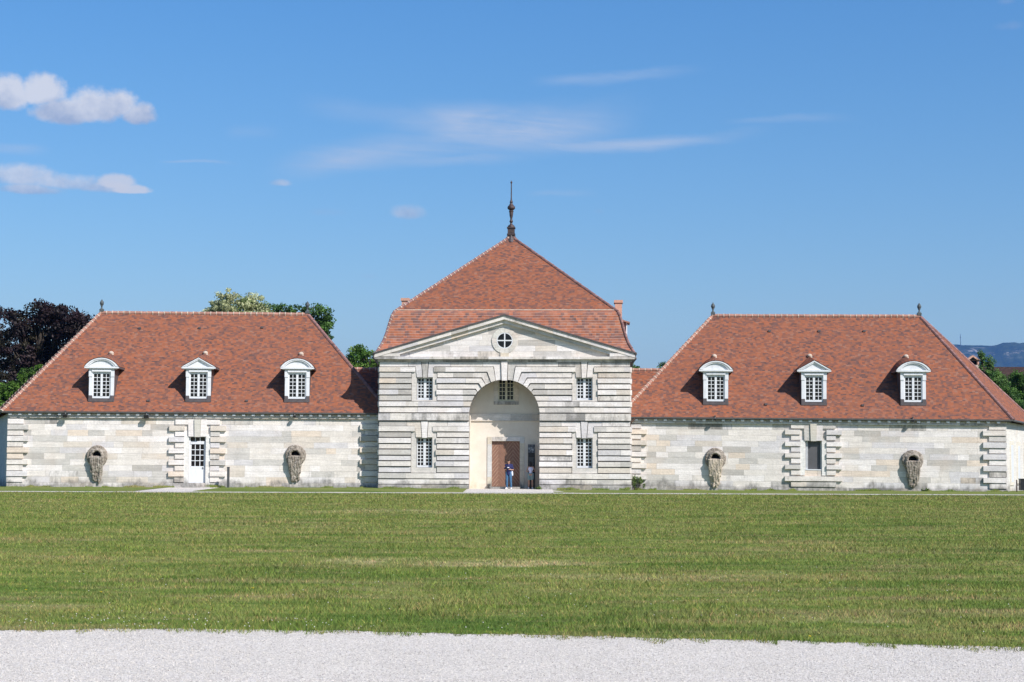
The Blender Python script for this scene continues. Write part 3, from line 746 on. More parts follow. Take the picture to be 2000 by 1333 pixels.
rw_.box(oc[0]-.035, oc[0]+.035, -.039, -.014, oc[1]-ri*.92, oc[1]+ri*.92); rw_.box(oc[0]-ri*.92, oc[0]+ri*.92, -.037, -.015, oc[1]-.035, oc[1]+.035)
rw = rw_.build('round_window', 'joinery_paint', pav)
gd = MB(); gd.prism([(oc[0]+a[0], oc[1]+a[1]) for a in pts], -.03, -.018); gd.build('glass', 'window_glass', rw)
# mansard roof
OV = .30; EE = HW+OV
prof = []
for (px, py) in [(731, 693), (735, 688), (740, 681), (746, 672), (751.5, 660), (756, 647), (760.5, 632), (765.5, 617), (770, 609), (775, 606)]:
    dd = 0
    for _ in range(12): xx, zz = CF.hit(px, py, 0.06+dd); dd = max(0, xx+EE)
    prof.append((dd, zz))
yA = EE-OV
ax, az = CF.hit(997, 462, yA)
rf = MB(); v = 0
YF = 0.06
def corners(d, z): return [(-EE+d, YF+d, z), (EE-d, YF+d, z), (EE-d, 2*EE-OV-d, z), (-EE+d, 2*EE-OV-d, z)]
for (d0, z0), (d1, z1) in zip(prof, prof[1:]):
    c0, c1 = corners(d0, z0), corners(d1, z1)
    for k in range(4):
        q = (k+1) % 4; roof_face(rf, [c0[k], c0[q], c1[q], c1[k]], c0[k], c0[q], 1, v)
    v += math.hypot(d1-d0, z1-z0)
cb = corners(*prof[-1]); cb2 = [(c[0], c[1], c[2]) for c in cb]
top = Vector((0, yA, az))
for k in range(4):
    q = (k+1) % 4; roof_face(rf, [cb[k], cb[q], top], cb[k], cb[q], 0)
ro_ = rf.build('roof', ['roof_tiles', 'mansard_tiles'], pav)
# little gable roof that ties the pediment into the mansard
gb = MB()
for s in (-1, 1):
    a, b_ = (0, .1, apo+.03), (s*XE, .1, ze_+.03); a2, b2 = (0, 2.4, apo+.03), (s*XE, 2.4, ze_+.03)
    roof_face(gb, [a, b_, b2, a2], a, a2)
gb.build('pediment_roof', 'roof_tiles', ro_)
rt = MB(); random.seed(2)
for k in range(4):
    pl = [corners(*p)[k] for p in prof]
    polyline_ridge(rt, pl, .085, .30, 0, 1 if k in (0, 3) else None)
    ridge(rt, pl[-1], top, .10, .34, 0, 1 if k == 0 else None)
bk_ = corners(*prof[-1]); rt.tube([Vector(bk_[0])+Vector((0, -.02, .0)), Vector(bk_[1])+Vector((0, -.02, .0))], .035, 6, 1)
c0 = corners(prof[-1][0], prof[-1][1])
rt.build('ridge_tiles', ['hip_clay', 'mortar'], ro_)
# main finial
fin = MB(); fz = lambda py: CF.hit(997, py, yA)[1]
kx = 107.6/3300/3.507
fin.box(-.20-.02, .22, yA-.21, yA+.21, fz(463), fz(446)); fin.box(-.26, .26, yA-.26, yA+.26, fz(447), fz(444.5)); fin.box(-.26, .26, yA-.26, yA+.26, fz(460), fz(457.5))
pr = [(24, 365), (22, 355), (10, 347), (7, 338), (13, 326), (8, 316), (7, 306), (9, 298), (12, 285), (14, 262), (17, 256), (12, 250), (22, 243), (27, 235), (26, 226), (16, 215), (10, 205), (8, 200), (12, 194), (8, 186), (5, 178), (4, 160), (3.4, 66), (7, 62), (7, 57), (3, 52), (.5, 44)]
fin.lathe([(r_*kx, fz(340+y_/3.507)) for r_, y_ in pr], (0, yA, 0), 16)
fo = fin.build('finial', 'finial_metal', pav, smooth=False)
fl = MB(); fl.lathe([(.62, az-.42), (.30, az-.05), (.22, az+.12)], (0, yA, 0), 4); fl.build('flashing', 'lead', fo)
# side dormers, chimneys, gutters
for s in (-1, 1):
    dm = MB(); xf = HW-.10; yc = yA
    zt, zb_ = CF.hit(1222, 631, yc)[1], CF.hit(1222, 664, yc)[1]
    dm.box(*sorted((s*(xf-1.3), s*xf)), yc-.60, yc+.60, zb_-.3, zt, mi=0)
    dm.box(*sorted((s*xf, s*(xf+.07))), yc-.66, yc+.66, zb_-.1, zt+.02, mi=1)
    rl = MB(); pk = zt+.40
    dm.prism([(s*(xf-1.4), zt+.42), (s*(xf+.24), zt-.10), (s*(xf+.24), zt-.01), (s*(xf-1.4), zt+.54)], yc-.78, yc+.78, mi=2)
    dm.build('side_dormer', ['hip_clay', 'white_paint', 'ridge_clay'], pav)
    gm = MB(); gx = s*(HW+.32)
    gm.tube([(gx, -.38, ze_+.02), (gx+s*.02, 5, ze_+.02), (gx+s*.02, DD, ze_+.02)], .085)
    gm.tube([(gx, -.30, ze_), (gx, -.26, ze_-.25), (gx-s*.20, -.10, ze_-.55), (s*(HW+.06), .35, ze_-.95)], [.10, .09, .06, .05])
    gm.box(*sorted((s*(HW+.02), s*(HW+.30))), .2, DD, ze_-.30, ze_-.02)
    gm.build('gutter', 'lead', pav)
cm = None
for s, px0, px1, pt in ((1, 1201, 1214.5, 588), (-1, 789.5, 799, 584)):
    yy = 11.0; xa, xb = CF.hit(px0, 600, yy)[0], CF.hit(px1, 600, yy)[0]; zt = CF.hit(px0, pt, yy)[1]
    if s < 0: xa = xb-.44*1.0
    ch = MB(); ch.box(xa, xb, yy-.5, yy+.5, prof[-1][1]-3.0, zt-.18); ch.box(xa-.06, xb+.06, yy-.56, yy+.56, zt-.18, zt-.0)
    ch.build('chimney', 'pink_brick', ro_)
# ================================================================== wings
def carve(parent, F, px, py_c, seed, y_bot, variant):
    rng = random.Random(seed); xc, zc_ = F.hit(px, py_c); k = 1/33.2
    root = None
    r_ = MB()                       # rim: thick stone collar of an overturned urn
    segs = 26; prof_ = [(.58, .0), (.61, -.14), (.58, -.26), (.50, -.31), (.40, -.32), (.385, -.52), (.30, -.57), (.235, -.50), (.235, -.02)]
    v = []; f = []
    for i in range(segs):
        t = 2*math.pi*i/segs
        for (rr, yy) in prof_:
            w_ = 1+.03*math.sin(3*t+seed)+rng.uniform(-.012, .012); zz = rr*math.cos(t)*w_*(1.0 if math.cos(t) > 0 else 1.15)
            if rr < .24: zz = max(zz, -.02)
            v.append((xc+rr*math.sin(t)*w_*1.04, yy*.62, zc_+zz))
    n = len(prof_)
    for i in range(segs):
        j = (i+1) % segs
        for q in range(n-1): f.append((i*n+q, j*n+q, j*n+q+1, i*n+q+1))
    r_.add(v, f); rim = r_.build('carved_urn', 'carved_stone', parent, smooth=True)
    sb = rim.modifiers.new('s', 'SUBSURF'); sb.levels = 2; sb.render_levels = 2
    tr_ = bpy.data.textures.new('worn', 'CLOUDS'); tr_.noise_scale = .10; dr_ = rim.modifiers.new('d', 'DISPLACE'); dr_.texture = tr_; dr_.strength = .07; dr_.mid_level = .5
    vd = MB(); vd.prism([(xc-.24, zc_-.02), (xc+.24, zc_-.02), (xc+.2, zc_+.16), (xc+.1, zc_+.25), (xc-.1, zc_+.25), (xc-.2, zc_+.16)], -.075, -.035); vd.build('urn_hollow', 'dark_void', rim)
    d = MB(); zbot = F.hit(px, y_bot)[1]; H = zc_-.06-zbot   # petrified water pouring out
    nst = 7
    for j in range(nst):
        xx = xc-.37+.74*j/(nst-1); ln = H*(rng.uniform(.55, .8) if j in (0, nst-1) else rng.uniform(.8, 1.0))
        pts, rd = [], []
        m_ = 9
        for q in range(m_+1):
            t = q/m_; taper = 1-.28*t
            pts.append((xc+(xx-xc)*(taper)+.012*math.sin(5*t+j+seed)+(.06*t*variant), (-.52+.10*t+.26*t*t)*.66+(.018*math.sin(9*t+2*j)), zc_-.08-ln*t))
            rd.append(.074*(1+.13*math.sin(13*t+j*1.7+seed))*(1-.30*t**3)+.006)
        d.tube(pts, rd, 9)
    for q in range(10 if seed == 3 else 34):
        t = rng.uniform(.45 if seed == 3 else .12, .99); d.ell((xc+rng.uniform(-.20, .20)*(1-.3*t)+.06*t*variant, (-.42+.24*t)*.66+rng.uniform(-.03, .03), zc_-.1-H*t), (rng.uniform(.05, .09), rng.uniform(.06, .09), rng.uniform(.08, .16)), 10)
    d.box(xc-.36, xc+.34, -.25, .02, zc_-.08-H*.62, zc_-.06); d.box(xc-.27, xc+.27, -.13, .02, zc_-.08-H*.92, zc_-.3)
    o = d.build('pouring_water', 'carved_stone' if seed % 2 else 'carved_stone_pale', rim, smooth=True)
    md = o.modifiers.new('r', 'REMESH'); md.mode = 'VOXEL'; md.voxel_size = .018; md.use_smooth_shade = True
    tx = bpy.data.textures.new('carve', 'CLOUDS'); tx.noise_scale = .09
    dp = o.modifiers.new('d', 'DISPLACE'); dp.texture = tx; dp.strength = .045; dp.mid_level = .5
    return rim
def dormer(parent, F, px, pyb, pitch_n, p0, seg, seed):
    k_ = None
    pt = F.plane(px, pyb, p0, pitch_n); x0, y0, z0 = pt
    tan = -pitch_n[1]/pitch_n[2]
    surf = lambda y: z0+(y-y0)*tan
    root = bpy.data.objects.new('dormer', None)   # replaced below by the body mesh
    bpy.data.objects.remove(root)
    hw, hc = .735, 1.0
    b_ = MB(); zt = z0+1.98
    # cheeks and body (front posts are white, sides clad in dark shingles)
    ye = y0+(zt-z0)/tan
    for s in (-1, 1):
        xa, xb = sorted((x0+s*hw, x0+s*(hw-.06)))
        v = [(xa, y0+.10, surf(y0+.10)-.1), (xb, y0+.10, surf(y0+.10)-.1), (xb, ye+.15, zt), (xa, ye+.15, zt), (xa, y0+.10, zt), (xb, y0+.10, zt)]
        b_.add(v, [(0, 1, 2, 3), (0, 3, 4), (1, 5, 2), (0, 4, 5, 1), (3, 2, 5, 4)], mi=1)
    for s in (-1, 1):
        xa, xb = sorted((x0+s*hw, x0+s*(hw-.20))); b_.box(xa, xb, y0, y0+.12, z0+.30, zt)
        xa, xb = sorted((x0+s*(hw+.02), x0+s*(hw-.19))); b_.box(xa, xb, y0-.03, y0+.0, zt-.50, zt-.06)      # little consoles
    b_.box(x0-hw+.2, x0+hw-.2, y0+.02, y0+.12, zt-.28, zt)
    b_.box(x0-hw+.17, x0+hw-.17, y0-.08, y0+.02, zt-.20, zt-.08)                                              # projecting lintel moulding
    body = b_.build('dormer', ['white_paint', 'lead'], parent)
    a = MB(); a.box(x0-hw-.02, x0+hw+.02, y0-.06, y0+.2, z0-.02, z0+.16); a.box(x0-hw-.01, x0-hw+.20, y0-.02, y0+.14, z0+.16, z0+.36); a.box(x0+hw-.20, x0+hw+.01, y0-.02, y0+.14, z0+.16, z0+.36)
    a.build('apron', 'lead', body)
    window_mesh(x0-hw+.2, x0+hw-.2, z0+.19, zt-.28, y0+.05, 2, 6, body, stile=.07, mid=.13, mun=.034, bottom=.12, top=.05)
    # pediment profile
    hp = .56
    N = 12 if seg else 2
    def pf(u, sc=1.0, lift=0):      # u in -1..1
        if seg:
            c = math.cos(u*1.0); c1_ = math.cos(1.0); return (x0+hc*sc*math.sin(u*1.0)/math.sin(1.0), zt+.10+(hp-.04)*sc*(c-c1_)/(1-c1_)+lift)
        return (x0+hc*sc*u, zt+.10+hp*sc*(1-abs(u))+lift)
    us = [-1+2*i/N for i in range(N+1)]
    c_ = MB()
    c_.box(x0-hc, x0+hc, y0-.17, y0+.12, zt+.0, zt+.10)
    c_.box(x0-hc+.10, x0+hc-.10, y0-.09, y0+.12, zt-.05, zt-.001)
    for u0, u1 in zip(us, us[1:]):
        A0, A1, B0, B1 = pf(u0), pf(u1), pf(u0, .86, .012), pf(u1, .86, .012)
        c_.prism([A0, A1, B1, B0], y0-.19, y0+.10)
        C0, C1 = pf(u0, .74, .008), pf(u1, .74, .008)
        c_.prism([B0, B1, C1, C0], y0-.155, y0+.10)
    c_.prism([pf(u, .76, .005) for u in us], y0-.07, y0+.09)
    c_.build('pediment', 'white_paint', body)
    # roof lofted from the pediment back into the main slope
    r_ = MB(); vs = []
    rise = .42
    for u in us:
        x_, z_ = pf(u, 1.03, .02); zb = z_+rise*(1-abs(u)); yb = y0+(zb-z0)/tan+.02
        x_b = x0+(x_-x0)*1.0
        vs += [(x_, y0-.20, z_), (x_b, max(yb, y0+.3), zb)]
    for i in range(N):
        pts = [vs[2*i], vs[2*i+2], vs[2*i+3], vs[2*i+1]]
        roof_face(r_, pts, vs[2*i], vs[2*i+1])
    # eave underside boards
    for s, i in ((-1, 0), (1, N)):
        e0, e1 = vs[2*i], vs[2*i+1]
        xa, xb = sorted((e0[0], e0[0]-s*.30)); r_.box(xa, xb, y0+.10, e1[1]-.05, e0[2]-.12, e0[2]-.02, mi=1)
    rr = r_.build('dormer_roof', ['roof_tiles', 'lead'], body)
    bs = MB(); mid = vs[2*(N//2)+1] if N % 2 == 0 else vs[N]
    bs.ell((x0+.02, mid[1]-.05, mid[2]+.02), (.17, .22, .13), 10); bs.ell((x0+.10, mid[1]-.08, mid[2]-.07), (.10, .14, .07), 8)
    bs.build('mortar_boss', 'mortar', rr, smooth=True)
def finial_small(parent, p, h=.66, name='finial'):
    b_ = MB(); b_.box(p[0]-.13, p[0]+.13, p[1]-.13, p[1]+.13, p[2]-.05, p[2]+.10)
    b_.lathe([(.13, .10), (.06, .17), (.045, .24), (.05, .30), (.09, .33), (.075, .36), (.12, .43), (.13, .50), (.10, .60), (.04, .68), (.01, .74)], p, 12)
    b_.build(name, 'grey_finial', parent)
OH = .27
def wing(cfg):
    random.seed(cfg['seed'])
    F = cfg['F']; root = cfg['root']; H = F.hit
    left = cfg['side'] < 0
    pm = cfg['pm']
    ze = H(pm, cfg['eave'], -OH)[1]; yr = 6.0; zr = H(pm, cfg['ridge'], yr)[1]
    e = [H(cfg['ex'][0], cfg['eave'], -OH)[0], H(cfg['ex'][1], cfg['eave'], -OH)[0]]
    r = [H(cfg['rx'][0], cfg['ridge'], yr)[0], H(cfg['rx'][1], cfg['ridge'], yr)[0]]
    yb = 12+OH
    bk = [H(cfg['bx'][0], cfg['eave'], yb)[0] if left else e[0], H(cfg['bx'][1], cfg['eave'], yb)[0] if not left else e[1]]
    E1, E2, E3, E4 = (e[0], -OH, ze), (e[1], -OH, ze), (bk[1], yb, ze), (bk[0], yb, ze)
    R1, R2 = (r[0], yr, zr), (r[1], yr, zr)
    rf = MB()
    roof_face(rf, [E1, E2, R2, R1], E1, E2); roof_face(rf, [E3, E4, R1, R2], E3, E4)
    roof_face(rf, [E4, E1, R1], E4, E1); roof_face(rf, [E2, E3, R2], E2, E3)
    roof = rf.build('roof', 'roof_tiles', root)
    rt = MB()
    ridge(rt, R1, R2, .13, .36, 0, 1)
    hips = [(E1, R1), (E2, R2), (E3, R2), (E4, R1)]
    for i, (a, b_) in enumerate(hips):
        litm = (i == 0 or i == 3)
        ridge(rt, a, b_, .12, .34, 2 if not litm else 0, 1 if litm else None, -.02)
    rt.build('ridge_tiles', ['ridge_clay', 'mortar', 'hip_clay'], roof)
    for q in ((R1, R2) if cfg['fin'] == 2 else (R1,)):
        pass
    finial_small(roof, (R1[0]+.05, yr, zr+.12)); finial_small(roof, (R2[0]-.05, yr, zr+.12))
    # small vent tiles on the slope
    tan = (zr-ze)/(yr+OH); nrm = (0, -tan, 1)
    for (vx, vy) in cfg['vents']:
        vt = MB(); p = F.plane(vx, vy, E1, nrm); vt.box(p.x-.08, p.x+.08, p.y-.10, p.y+.1, p.z-.02, p.z+.09)
        vt.build('roof_vent', 'lead', roof)
    # walls
    xL, xR = H(cfg['wx'][0], 880)[0], H(cfg['wx'][1], 880)[0]
    zt = H(pm, cfg['wtop'])[1]
    ox0, ox1, oz0, oz1 = cfg['open']; ox0, ox1 = H(ox0, 900)[0], H(ox1, 900)[0]; oz0, oz1 = H(pm, oz0)[1], H(pm, oz1)[1]
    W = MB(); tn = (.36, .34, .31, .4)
    zz1 = ze-.12
    W.box(xL, ox0, .02, .5, -.4, zz1, tn); W.box(ox1, xR, .02, .5, -.4, zz1, tn); W.box(ox0, ox1, .02, .5, oz1, zz1, tn)
    if oz0 > .2: W.box(ox0, ox1, .02, .5, -.4, oz0, tn)
    # splayed end wall and rear
    iL, iR = (bk[0]+.45 if left else xL), (bk[1]-.45 if not left else xR)
    for (xa, xb, s) in ((xL, iL, 1), (xR, iR, -1)):
        v = [(xa, .02, -.4), (xb, yb-OH, -.4), (xb+s*.5, yb-OH, -.4), (xa+s*.5, .02, -.4)]
        v += [(p[0], p[1], zz1) for p in v]
        W.add(v, [(0, 3, 2, 1), (4, 5, 6, 7), (0, 1, 5, 4), (1, 2, 6, 5), (2, 3, 7, 6), (3, 0, 4, 7)], (.64, .62, .58, .12))
    W.box(iL, iR, yb-OH-.45, yb-OH, -.4, zz1, (.6, .58, .54, .2))
    pitch = (zt-H(pm, cfg['wbot'])[1])/11
    z_ = zt
    for c in range(11):
        za, zb = z_-pitch, z_
        segs = [(xL, xR)]
        if za < oz1-.02 and zb > oz0+.02: segs = [(xL, ox0), (ox1, xR)]
        for a, b_ in segs:
            xs = split(a, b_, .55, 2.3)
            for p, q in zip(xs, xs[1:]):
                sl = .08+(.22 if c > 8 else 0)+(.30 if c < 1 else 0)
                j = random.uniform(-.004, .004)
                W.box(p+.003, q-.003, j, .022+.001*(c % 3), za+.003, zb-.003, stone(sl))
        z_ = za
    # plinth
    xs = split(xL, xR, .8, 2.0)
    for p, q in zip(xs, xs[1:]):
        if q > ox0 and p < ox1 and oz0 < .3: 
            pass
        clean = any(abs((p+q)/2-H(u, 900)[0]) < .8 for u in cfg['urns'])
        W.box(p+.003, q-.003, -.035+random.uniform(-.004, .004), .03, -.4, z_-.004, stone(.2 if clean else .5))
    # frieze and mouldings
    for (pa, pb, pr_, sl) in ((cfg['fr'][0], cfg['fr'][1], .06, .25), (cfg['fr'][1], cfg['fr'][2], .13, .5)):
        band(W, xL, xR, H(pm, pb)[1]+.001, H(pm, pa)[1], pr_, sl, 1.2, 2.4)
    # quoins
    def quo(rows, xin, xl, xs_, sgn, soil=.25):
        for (t, b_, big) in rows:
            xo = xl if big else xs_
            a, c = sorted((H(xin, 880)[0], H(xo, 880)[0]))
            zA, zB = H(xin, b_)[1], H(xin, t)[1]
            band(W, a, c, zA, zB, .15 if big else .085, soil, .5, 1.4, .02)
    for qd in cfg['quoins']: quo(*qd)
    # opening surround
    cx, off = cfg['oc'], cfg['off']
    for sgn in (-1, 1):
        for (t, b_, kind) in cfg['orows']:
            zA, zB = H(cx, b_)[1], H(cx, t)[1]
            i0, i1 = cx+sgn*25.5, cx+sgn*(55.5 if kind == 1 else 43.5)
            if kind == 2: i0, i1 = cx+sgn*18, cx+sgn*43.5
            a, c = sorted((H(i0, 880)[0], H(i1, 880)[0])); band(W, a, c, zA, zB, .15 if kind == 1 else .09, .28, .6, 1.2, .02)
        a, c = sorted((H(cx+sgn*16.6, 880)[0], H(cx+sgn*25.6, 880)[0]))
        zA = -.1 if oz0 < .3 else oz0-.3
        W.box(a, c, -.05, .02, zA, oz1, (.70, .69, .66, .1))
        k_ = H(cx, cfg['orows'][0][0])[1]+.03
        xa, xb = H(cx+sgn*6.8, 880)[0], H(cx+sgn*18.5, 880)[0]
        xc, xd = H(cx+sgn*5.8, 880)[0], H(cx+sgn*17.5, 880)[0]
        W.prism([(xa, k_), (xb, k_), (xd, oz1-.02), (xc, oz1-.02)], -.10, .02, stone(.3))
    W.prism([(H(cx-6.4, 880)[0], k_), (H(cx+6.4, 880)[0], k_), (H(cx+5.4, 880)[0], oz1-.05), (H(cx-5.4, 880)[0], oz1-.05)], -.17, .02, (.56, .54, .48, .35))
    for full in cfg.get('full', []):
        t, b_, hw_, p = full; band(W, H(cx-hw_, 880)[0], H(cx+hw_, 880)[0], H(cx, b_)[1], H(cx, t)[1], p, .35, .8, 1.5, .02)
    W.build('wall', 'limestone', root)
    # eaves: gutter, soffit, brackets
    G = MB()
    G.box(e[0], e[1], -OH-.08, -OH+.02, ze-.09, ze-.005); G.box(e[0]+.1, e[1]-.1, -OH+.02, .02, ze-.13, ze-.09)
    for (a, b_) in ((E1, E4), (E2, E3)):
        d = (Vector(b_)-Vector(a)); G.tube([Vector(a)+Vector((0, 0, -.06)), Vector(b_)+Vector((0, 0, -.06))], .06)
    G.build('gutter', 'zinc', root)
    x_ = e[0]+.5
    while x_ < e[1]-.3:
        K = MB(); K.box(x_-.09, x_+.09, -OH+.01, -.03, ze-.22, ze-.13, mi=0); x_ += .572+random.uniform(-.02, .02)
        K.build('eaves_bracket', 'white_paint', root)
    for d in cfg['dormers']: dormer(roof, F, d[0], d[1], nrm, E1, d[2], d[3])
    for u in cfg['urns_full']: carve(root, F, *u)
    return dict(ze=ze, zr=zr, e=e, r=r, bk=bk, op=(ox0, ox1, oz0, oz1), xL=xL, xR=xR, iR=iR, yb=yb, tan=tan)
R1z = lambda y: 540+y/3.03
R6z = lambda y: 580+y/3.333
# ---- left wing
Pl = at_depth(738, 955, 101.5)
LF = Frame((Pl.x, 101.5, 0), R(3.5)); lroot = empty('wing_building', (Pl.x, 101.5, 0), R(3.5))
tag(lroot, 'low stone building with a white door, left of the tall pavilion', 'building')
Q1 = [(843, 872, 0), (877, 907, 1), (912, 940, 0), (945, 975, 1), (980, 1007, 0), (1012, 1043, 1), (1048, 1078, 0), (1085, 1112, 1), (1118, 1148, 0), (1152, 1183, 1), (1188, 1217, 0)]
Q1 = [(R1z(a), R1z(b_), k) for a, b_, k in Q1]
OR1 = [(850, 878, 2), (885, 915, 1), (919, 946, 0), (951, 981, 1), (985, 1014, 0), (1019, 1048, 1), (1053, 1081, 0), (1088, 1117, 1), (1122, 1150, 0), (1155, 1185, 1), (1190, 1218, 0)]
OR1 = [(R1z(a), R1z(b_), k) for a, b_, k in OR1]
li = wing(dict(seed=41, F=LF, root=lroot, side=-1, pm=385, eave=805, ridge=613, ex=(3, 762), rx=(197, 602), bx=(-14, 0), wx=(14.5, 758), wtop=818.5, wbot=943.5, fin=1,
    vents=[(273, 642), (390, 642), (482, 784), (290, 784), (512, 641)], open=(368.5, 402, 943.5, 852.5), fr=(807.5, 814.3, 817.8), urns=[190, 575],
    quoins=[(Q1, 14.5, 55, 45.5, 1), (Q1, 738, 703, 713, -1)], oc=385.5, off=0, orows=OR1,
    dormers=[(197.5, 784.5, True, 1), (387, 785, False, 2), (580, 785.5, True, 3)], urns_full=[(190, 890, 1, 941, .3), (577, 889, 3, 942, -.2)]))
# door of the left wing
ox0, ox1, oz0, oz1 = li['op']; zz = lambda y: LF.hit(385, y)[1]
D = MB(); y0 = .10; zb_ = .10
D.box(ox0, ox0+.08, y0, y0+.07, zb_, oz1); D.box(ox1-.08, ox1, y0, y0+.07, zb_, oz1); D.box(ox0+.08, ox1-.08, y0, y0+.07, oz1-.05, oz1)
D.box(ox0+.08, ox1-.08, y0-.02, y0+.07, zz(868), zz(862)); D.box(ox0+.08, ox1-.08, y0+.01, y0+.06, zb_, zz(912))
D.box(ox0+.16, ox1-.16, y0-.0, y0+.01, zb_+.12, zz(914.5))
D.box(ox0+.10, ox1-.10, y0-.01, y0+.065, zz(914.5)+.001, zz(911))
w3 = (ox1-ox0-.16)/3
for k in (1, 2): D.box(ox0+.08+w3*k-.02, ox0+.08+w3*k+.02, y0+.01, y0+.05, zz(911)+.001, oz1-.05)
for k in (0, 3): D.box(ox0+.08+w3*k-(.0 if k == 0 else .06), ox0+.08+w3*k+(.06 if k == 0 else 0), y0+.008, y0+.052, zz(911)+.001, zz(868)-.001)
for k in (1, 2, 3): 
    z_ = zz(911)+(zz(868)-zz(911))*k/4; D.box(ox0+.08, ox1-.08, y0+.012, y0+.048, z_-.02, z_+.02)
dr = D.build('door', 'white_paint', lroot)
gl = MB(); gl.box(ox0+.05, ox1-.05, y0+.025, y0+.04, zz(912), oz1-.02); gl.build('glass', 'window_glass', dr)
hn = MB(); hn.box(ox1-.20, ox1-.16, y0-.05, y0+.0, zz(916), zz(912.5)); hn.build('door_handle', 'grey_metal', dr)
st = MB(); st.box(LF.hit(359, 900)[0], LF.hit(412, 900)[0], -.55, .10, -.2, .13, (.52, .50, .47, .5)); st.build('doorstep', 'limestone', lroot)
# ---- right wing
Pr = at_depth(1231, 955, 100.9)
RY = R(0.35)
RF = Frame((Pr.x, 100.9, 0), R(-4.5), RY); rroot = empty('wing_building', (Pr.x, 100.9, 0), R(-4.5), RY)
tag(rroot, 'low stone building with a dark blank window, right of the tall pavilion', 'building')
Q2 = [(R6z(a), R6z(b_), k) for a, b_, k in [(828, 855, 0), (863, 893, 1), (898, 925, 0), (935, 965, 1), (972, 1003, 0), (1010, 1040, 1), (1047, 1075, 0), (1083, 1115, 1), (1120, 1150, 0), (1158, 1188, 1), (1195, 1225, 0)]]
Q3 = [(R6z(a), R6z(b_), k) for a, b_, k in [(838, 867, 0), (872, 905, 1), (910, 943, 0), (950, 985, 1), (990, 1020, 0), (1027, 1062, 1), (1065, 1098, 0), (1103, 1137, 1), (1142, 1175, 0), (1180, 1213, 1), (1218, 1250, 0)]]
OR2 = [(R6z(a), R6z(b_), k) for a, b_, k in [(830, 858, 2), (868, 898, 1), (905, 933, 0), (945, 973, 1), (981, 1010, 0), (1020, 1048, 1), (1055, 1084, 0), (1095, 1123, 1), (1131, 1160, 0)]]
ri_ = wing(dict(seed=52, F=RF, root=rroot, side=1, pm=1589, eave=817, ridge=618, ex=(1207, 1979), rx=(1391, 1797), bx=(0, 2027), wx=(1210, 1965.5), wtop=829.5, wbot=953, fin=2,
    vents=[(1503, 648), (1600, 648), (1688, 648), (1496, 791), (1685, 793)], open=(1573, 1605, 919, 860.5), fr=(820, 826.5, 829.5), urns=[1394, 1780],
    quoins=[(Q2, 1231.5, 1263, 1252.5, 1), (Q3, 1965.5, 1919.5, 1931.5, -1)], oc=1588.5, off=0, orows=OR2,
    full=[(R6z(1170), R6z(1200), 56, .15), (R6z(1207), R6z(1237), 44, .09)],
    dormers=[(1398, 790.5, True, 4), (1590, 791.5, False, 5), (1784, 792, True, 6)], urns_full=[(1397, 895, 2, 950, .2), (1782, 899, 5, 951, .1)]))
ox0, ox1, oz0, oz1 = ri_['op']
wf = MB(); wf.box(ox0, ox0+.10, .14, .20, oz0, oz1); wf.box(ox1-.06, ox1, .14, .20, oz0, oz1); wf.box(ox0, ox1, .139, .2, oz1-.05, oz1); wf.box(ox0, ox1, -.02, .24, oz0, oz0+.06)
wo = wf.build('window', 'white_paint', rroot)
bl = MB(); bl.box(ox0+.08, ox1-.05, .165, .18, oz0+.05, oz1-.04); bl.build('window_blind', 'screen_blind', wo)
lv = MB()
for k in range(24): lv.box(ox0+.0, ox0+.16, .07, .10, oz0+.08+k*.07, oz0+.12+k*.07)
lv.build('shutter', 'white_paint', wo)
# the end wall's narrow windows
yb = 12.0
for k, ty_ in enumerate((2.2, 5.2, 8.2)):
    xR, iR = ri_['xR'], ri_['iR']; sx = (iR-xR)/12.0
    b_ = MB(); za, zb = .7, 2.9
    for (y0_, y1_, pr, mi, z0_, z1_) in ((ty_-.75, ty_+.75, .05, 0, za-.2, zb+.25), (ty_-.45, ty_+.45, .06, 1, za, zb)):
        v = []
        for zq in (z0_, z1_):
            for (yy, pp) in ((y0_, -.1), (y0_, pr), (y1_, pr), (y1_, -.1)): v.append((xR+sx*yy+pp, yy, zq))
        b_.add(v, [(0, 3, 2, 1), (4, 5, 6, 7), (0, 1, 5, 4), (1, 2, 6, 5), (2, 3, 7, 6), (3, 0, 4, 7)], (.66, .62, .54, .2), mi)
    b_.build('side_window', ['limestone', 'joinery_paint'], rroot)
# ---- link roofs between pavilion and wings (parts of the wings)
for F, root, pxs, pyr, sd_ in ((LF, lroot, (640, 745), 721, -1), (RF, rroot, (1225, 1330), 723, 1)):
    yr = 5.6; xa, xb = F.hit(pxs[0], pyr, yr)[0], F.hit(pxs[1], pyr, yr)[0]; z1 = F.hit(pxs[0], pyr, yr)[1]
    L = MB(); tn = .98; dz = z1-3.6
    roof_face(L, [(xa, yr-dz/tn, 3.6), (xb, yr-dz/tn, 3.6), (xb, yr, z1), (xa, yr, z1)], (xa, 0, 3.6), (xb, 0, 3.6))
    roof_face(L, [(xb, yr+dz/tn, 3.6), (xa, yr+dz/tn, 3.6), (xa, yr, z1), (xb, yr, z1)], (xb, 9, 3.6), (xa, 9, 3.6))
    lo = L.build('link_roof', 'roof_tiles', root)
    T = MB(); ridge(T, (xa, yr, z1), (xb, yr, z1), .12, .36); T.build('ridge_tiles', ['ridge_clay', 'mortar'], lo)
# downpipe
dp = MB(); xx = RF.hit(1230.3, 880, -.12)[0]; zt_ = ri_['ze']
dp.tube([(xx+.3, -.32, zt_-.1), (xx+.1, -.31, zt_-.3), (xx, -.26, zt_-.55), (xx, -.26, .9)], .045)
dp.tube([(xx, -.26, .9), (xx, -.26, -.2)], .058, mi=1)
dp.build('downpipe', ['rust_pipe', 'ridge_clay'], rroot)
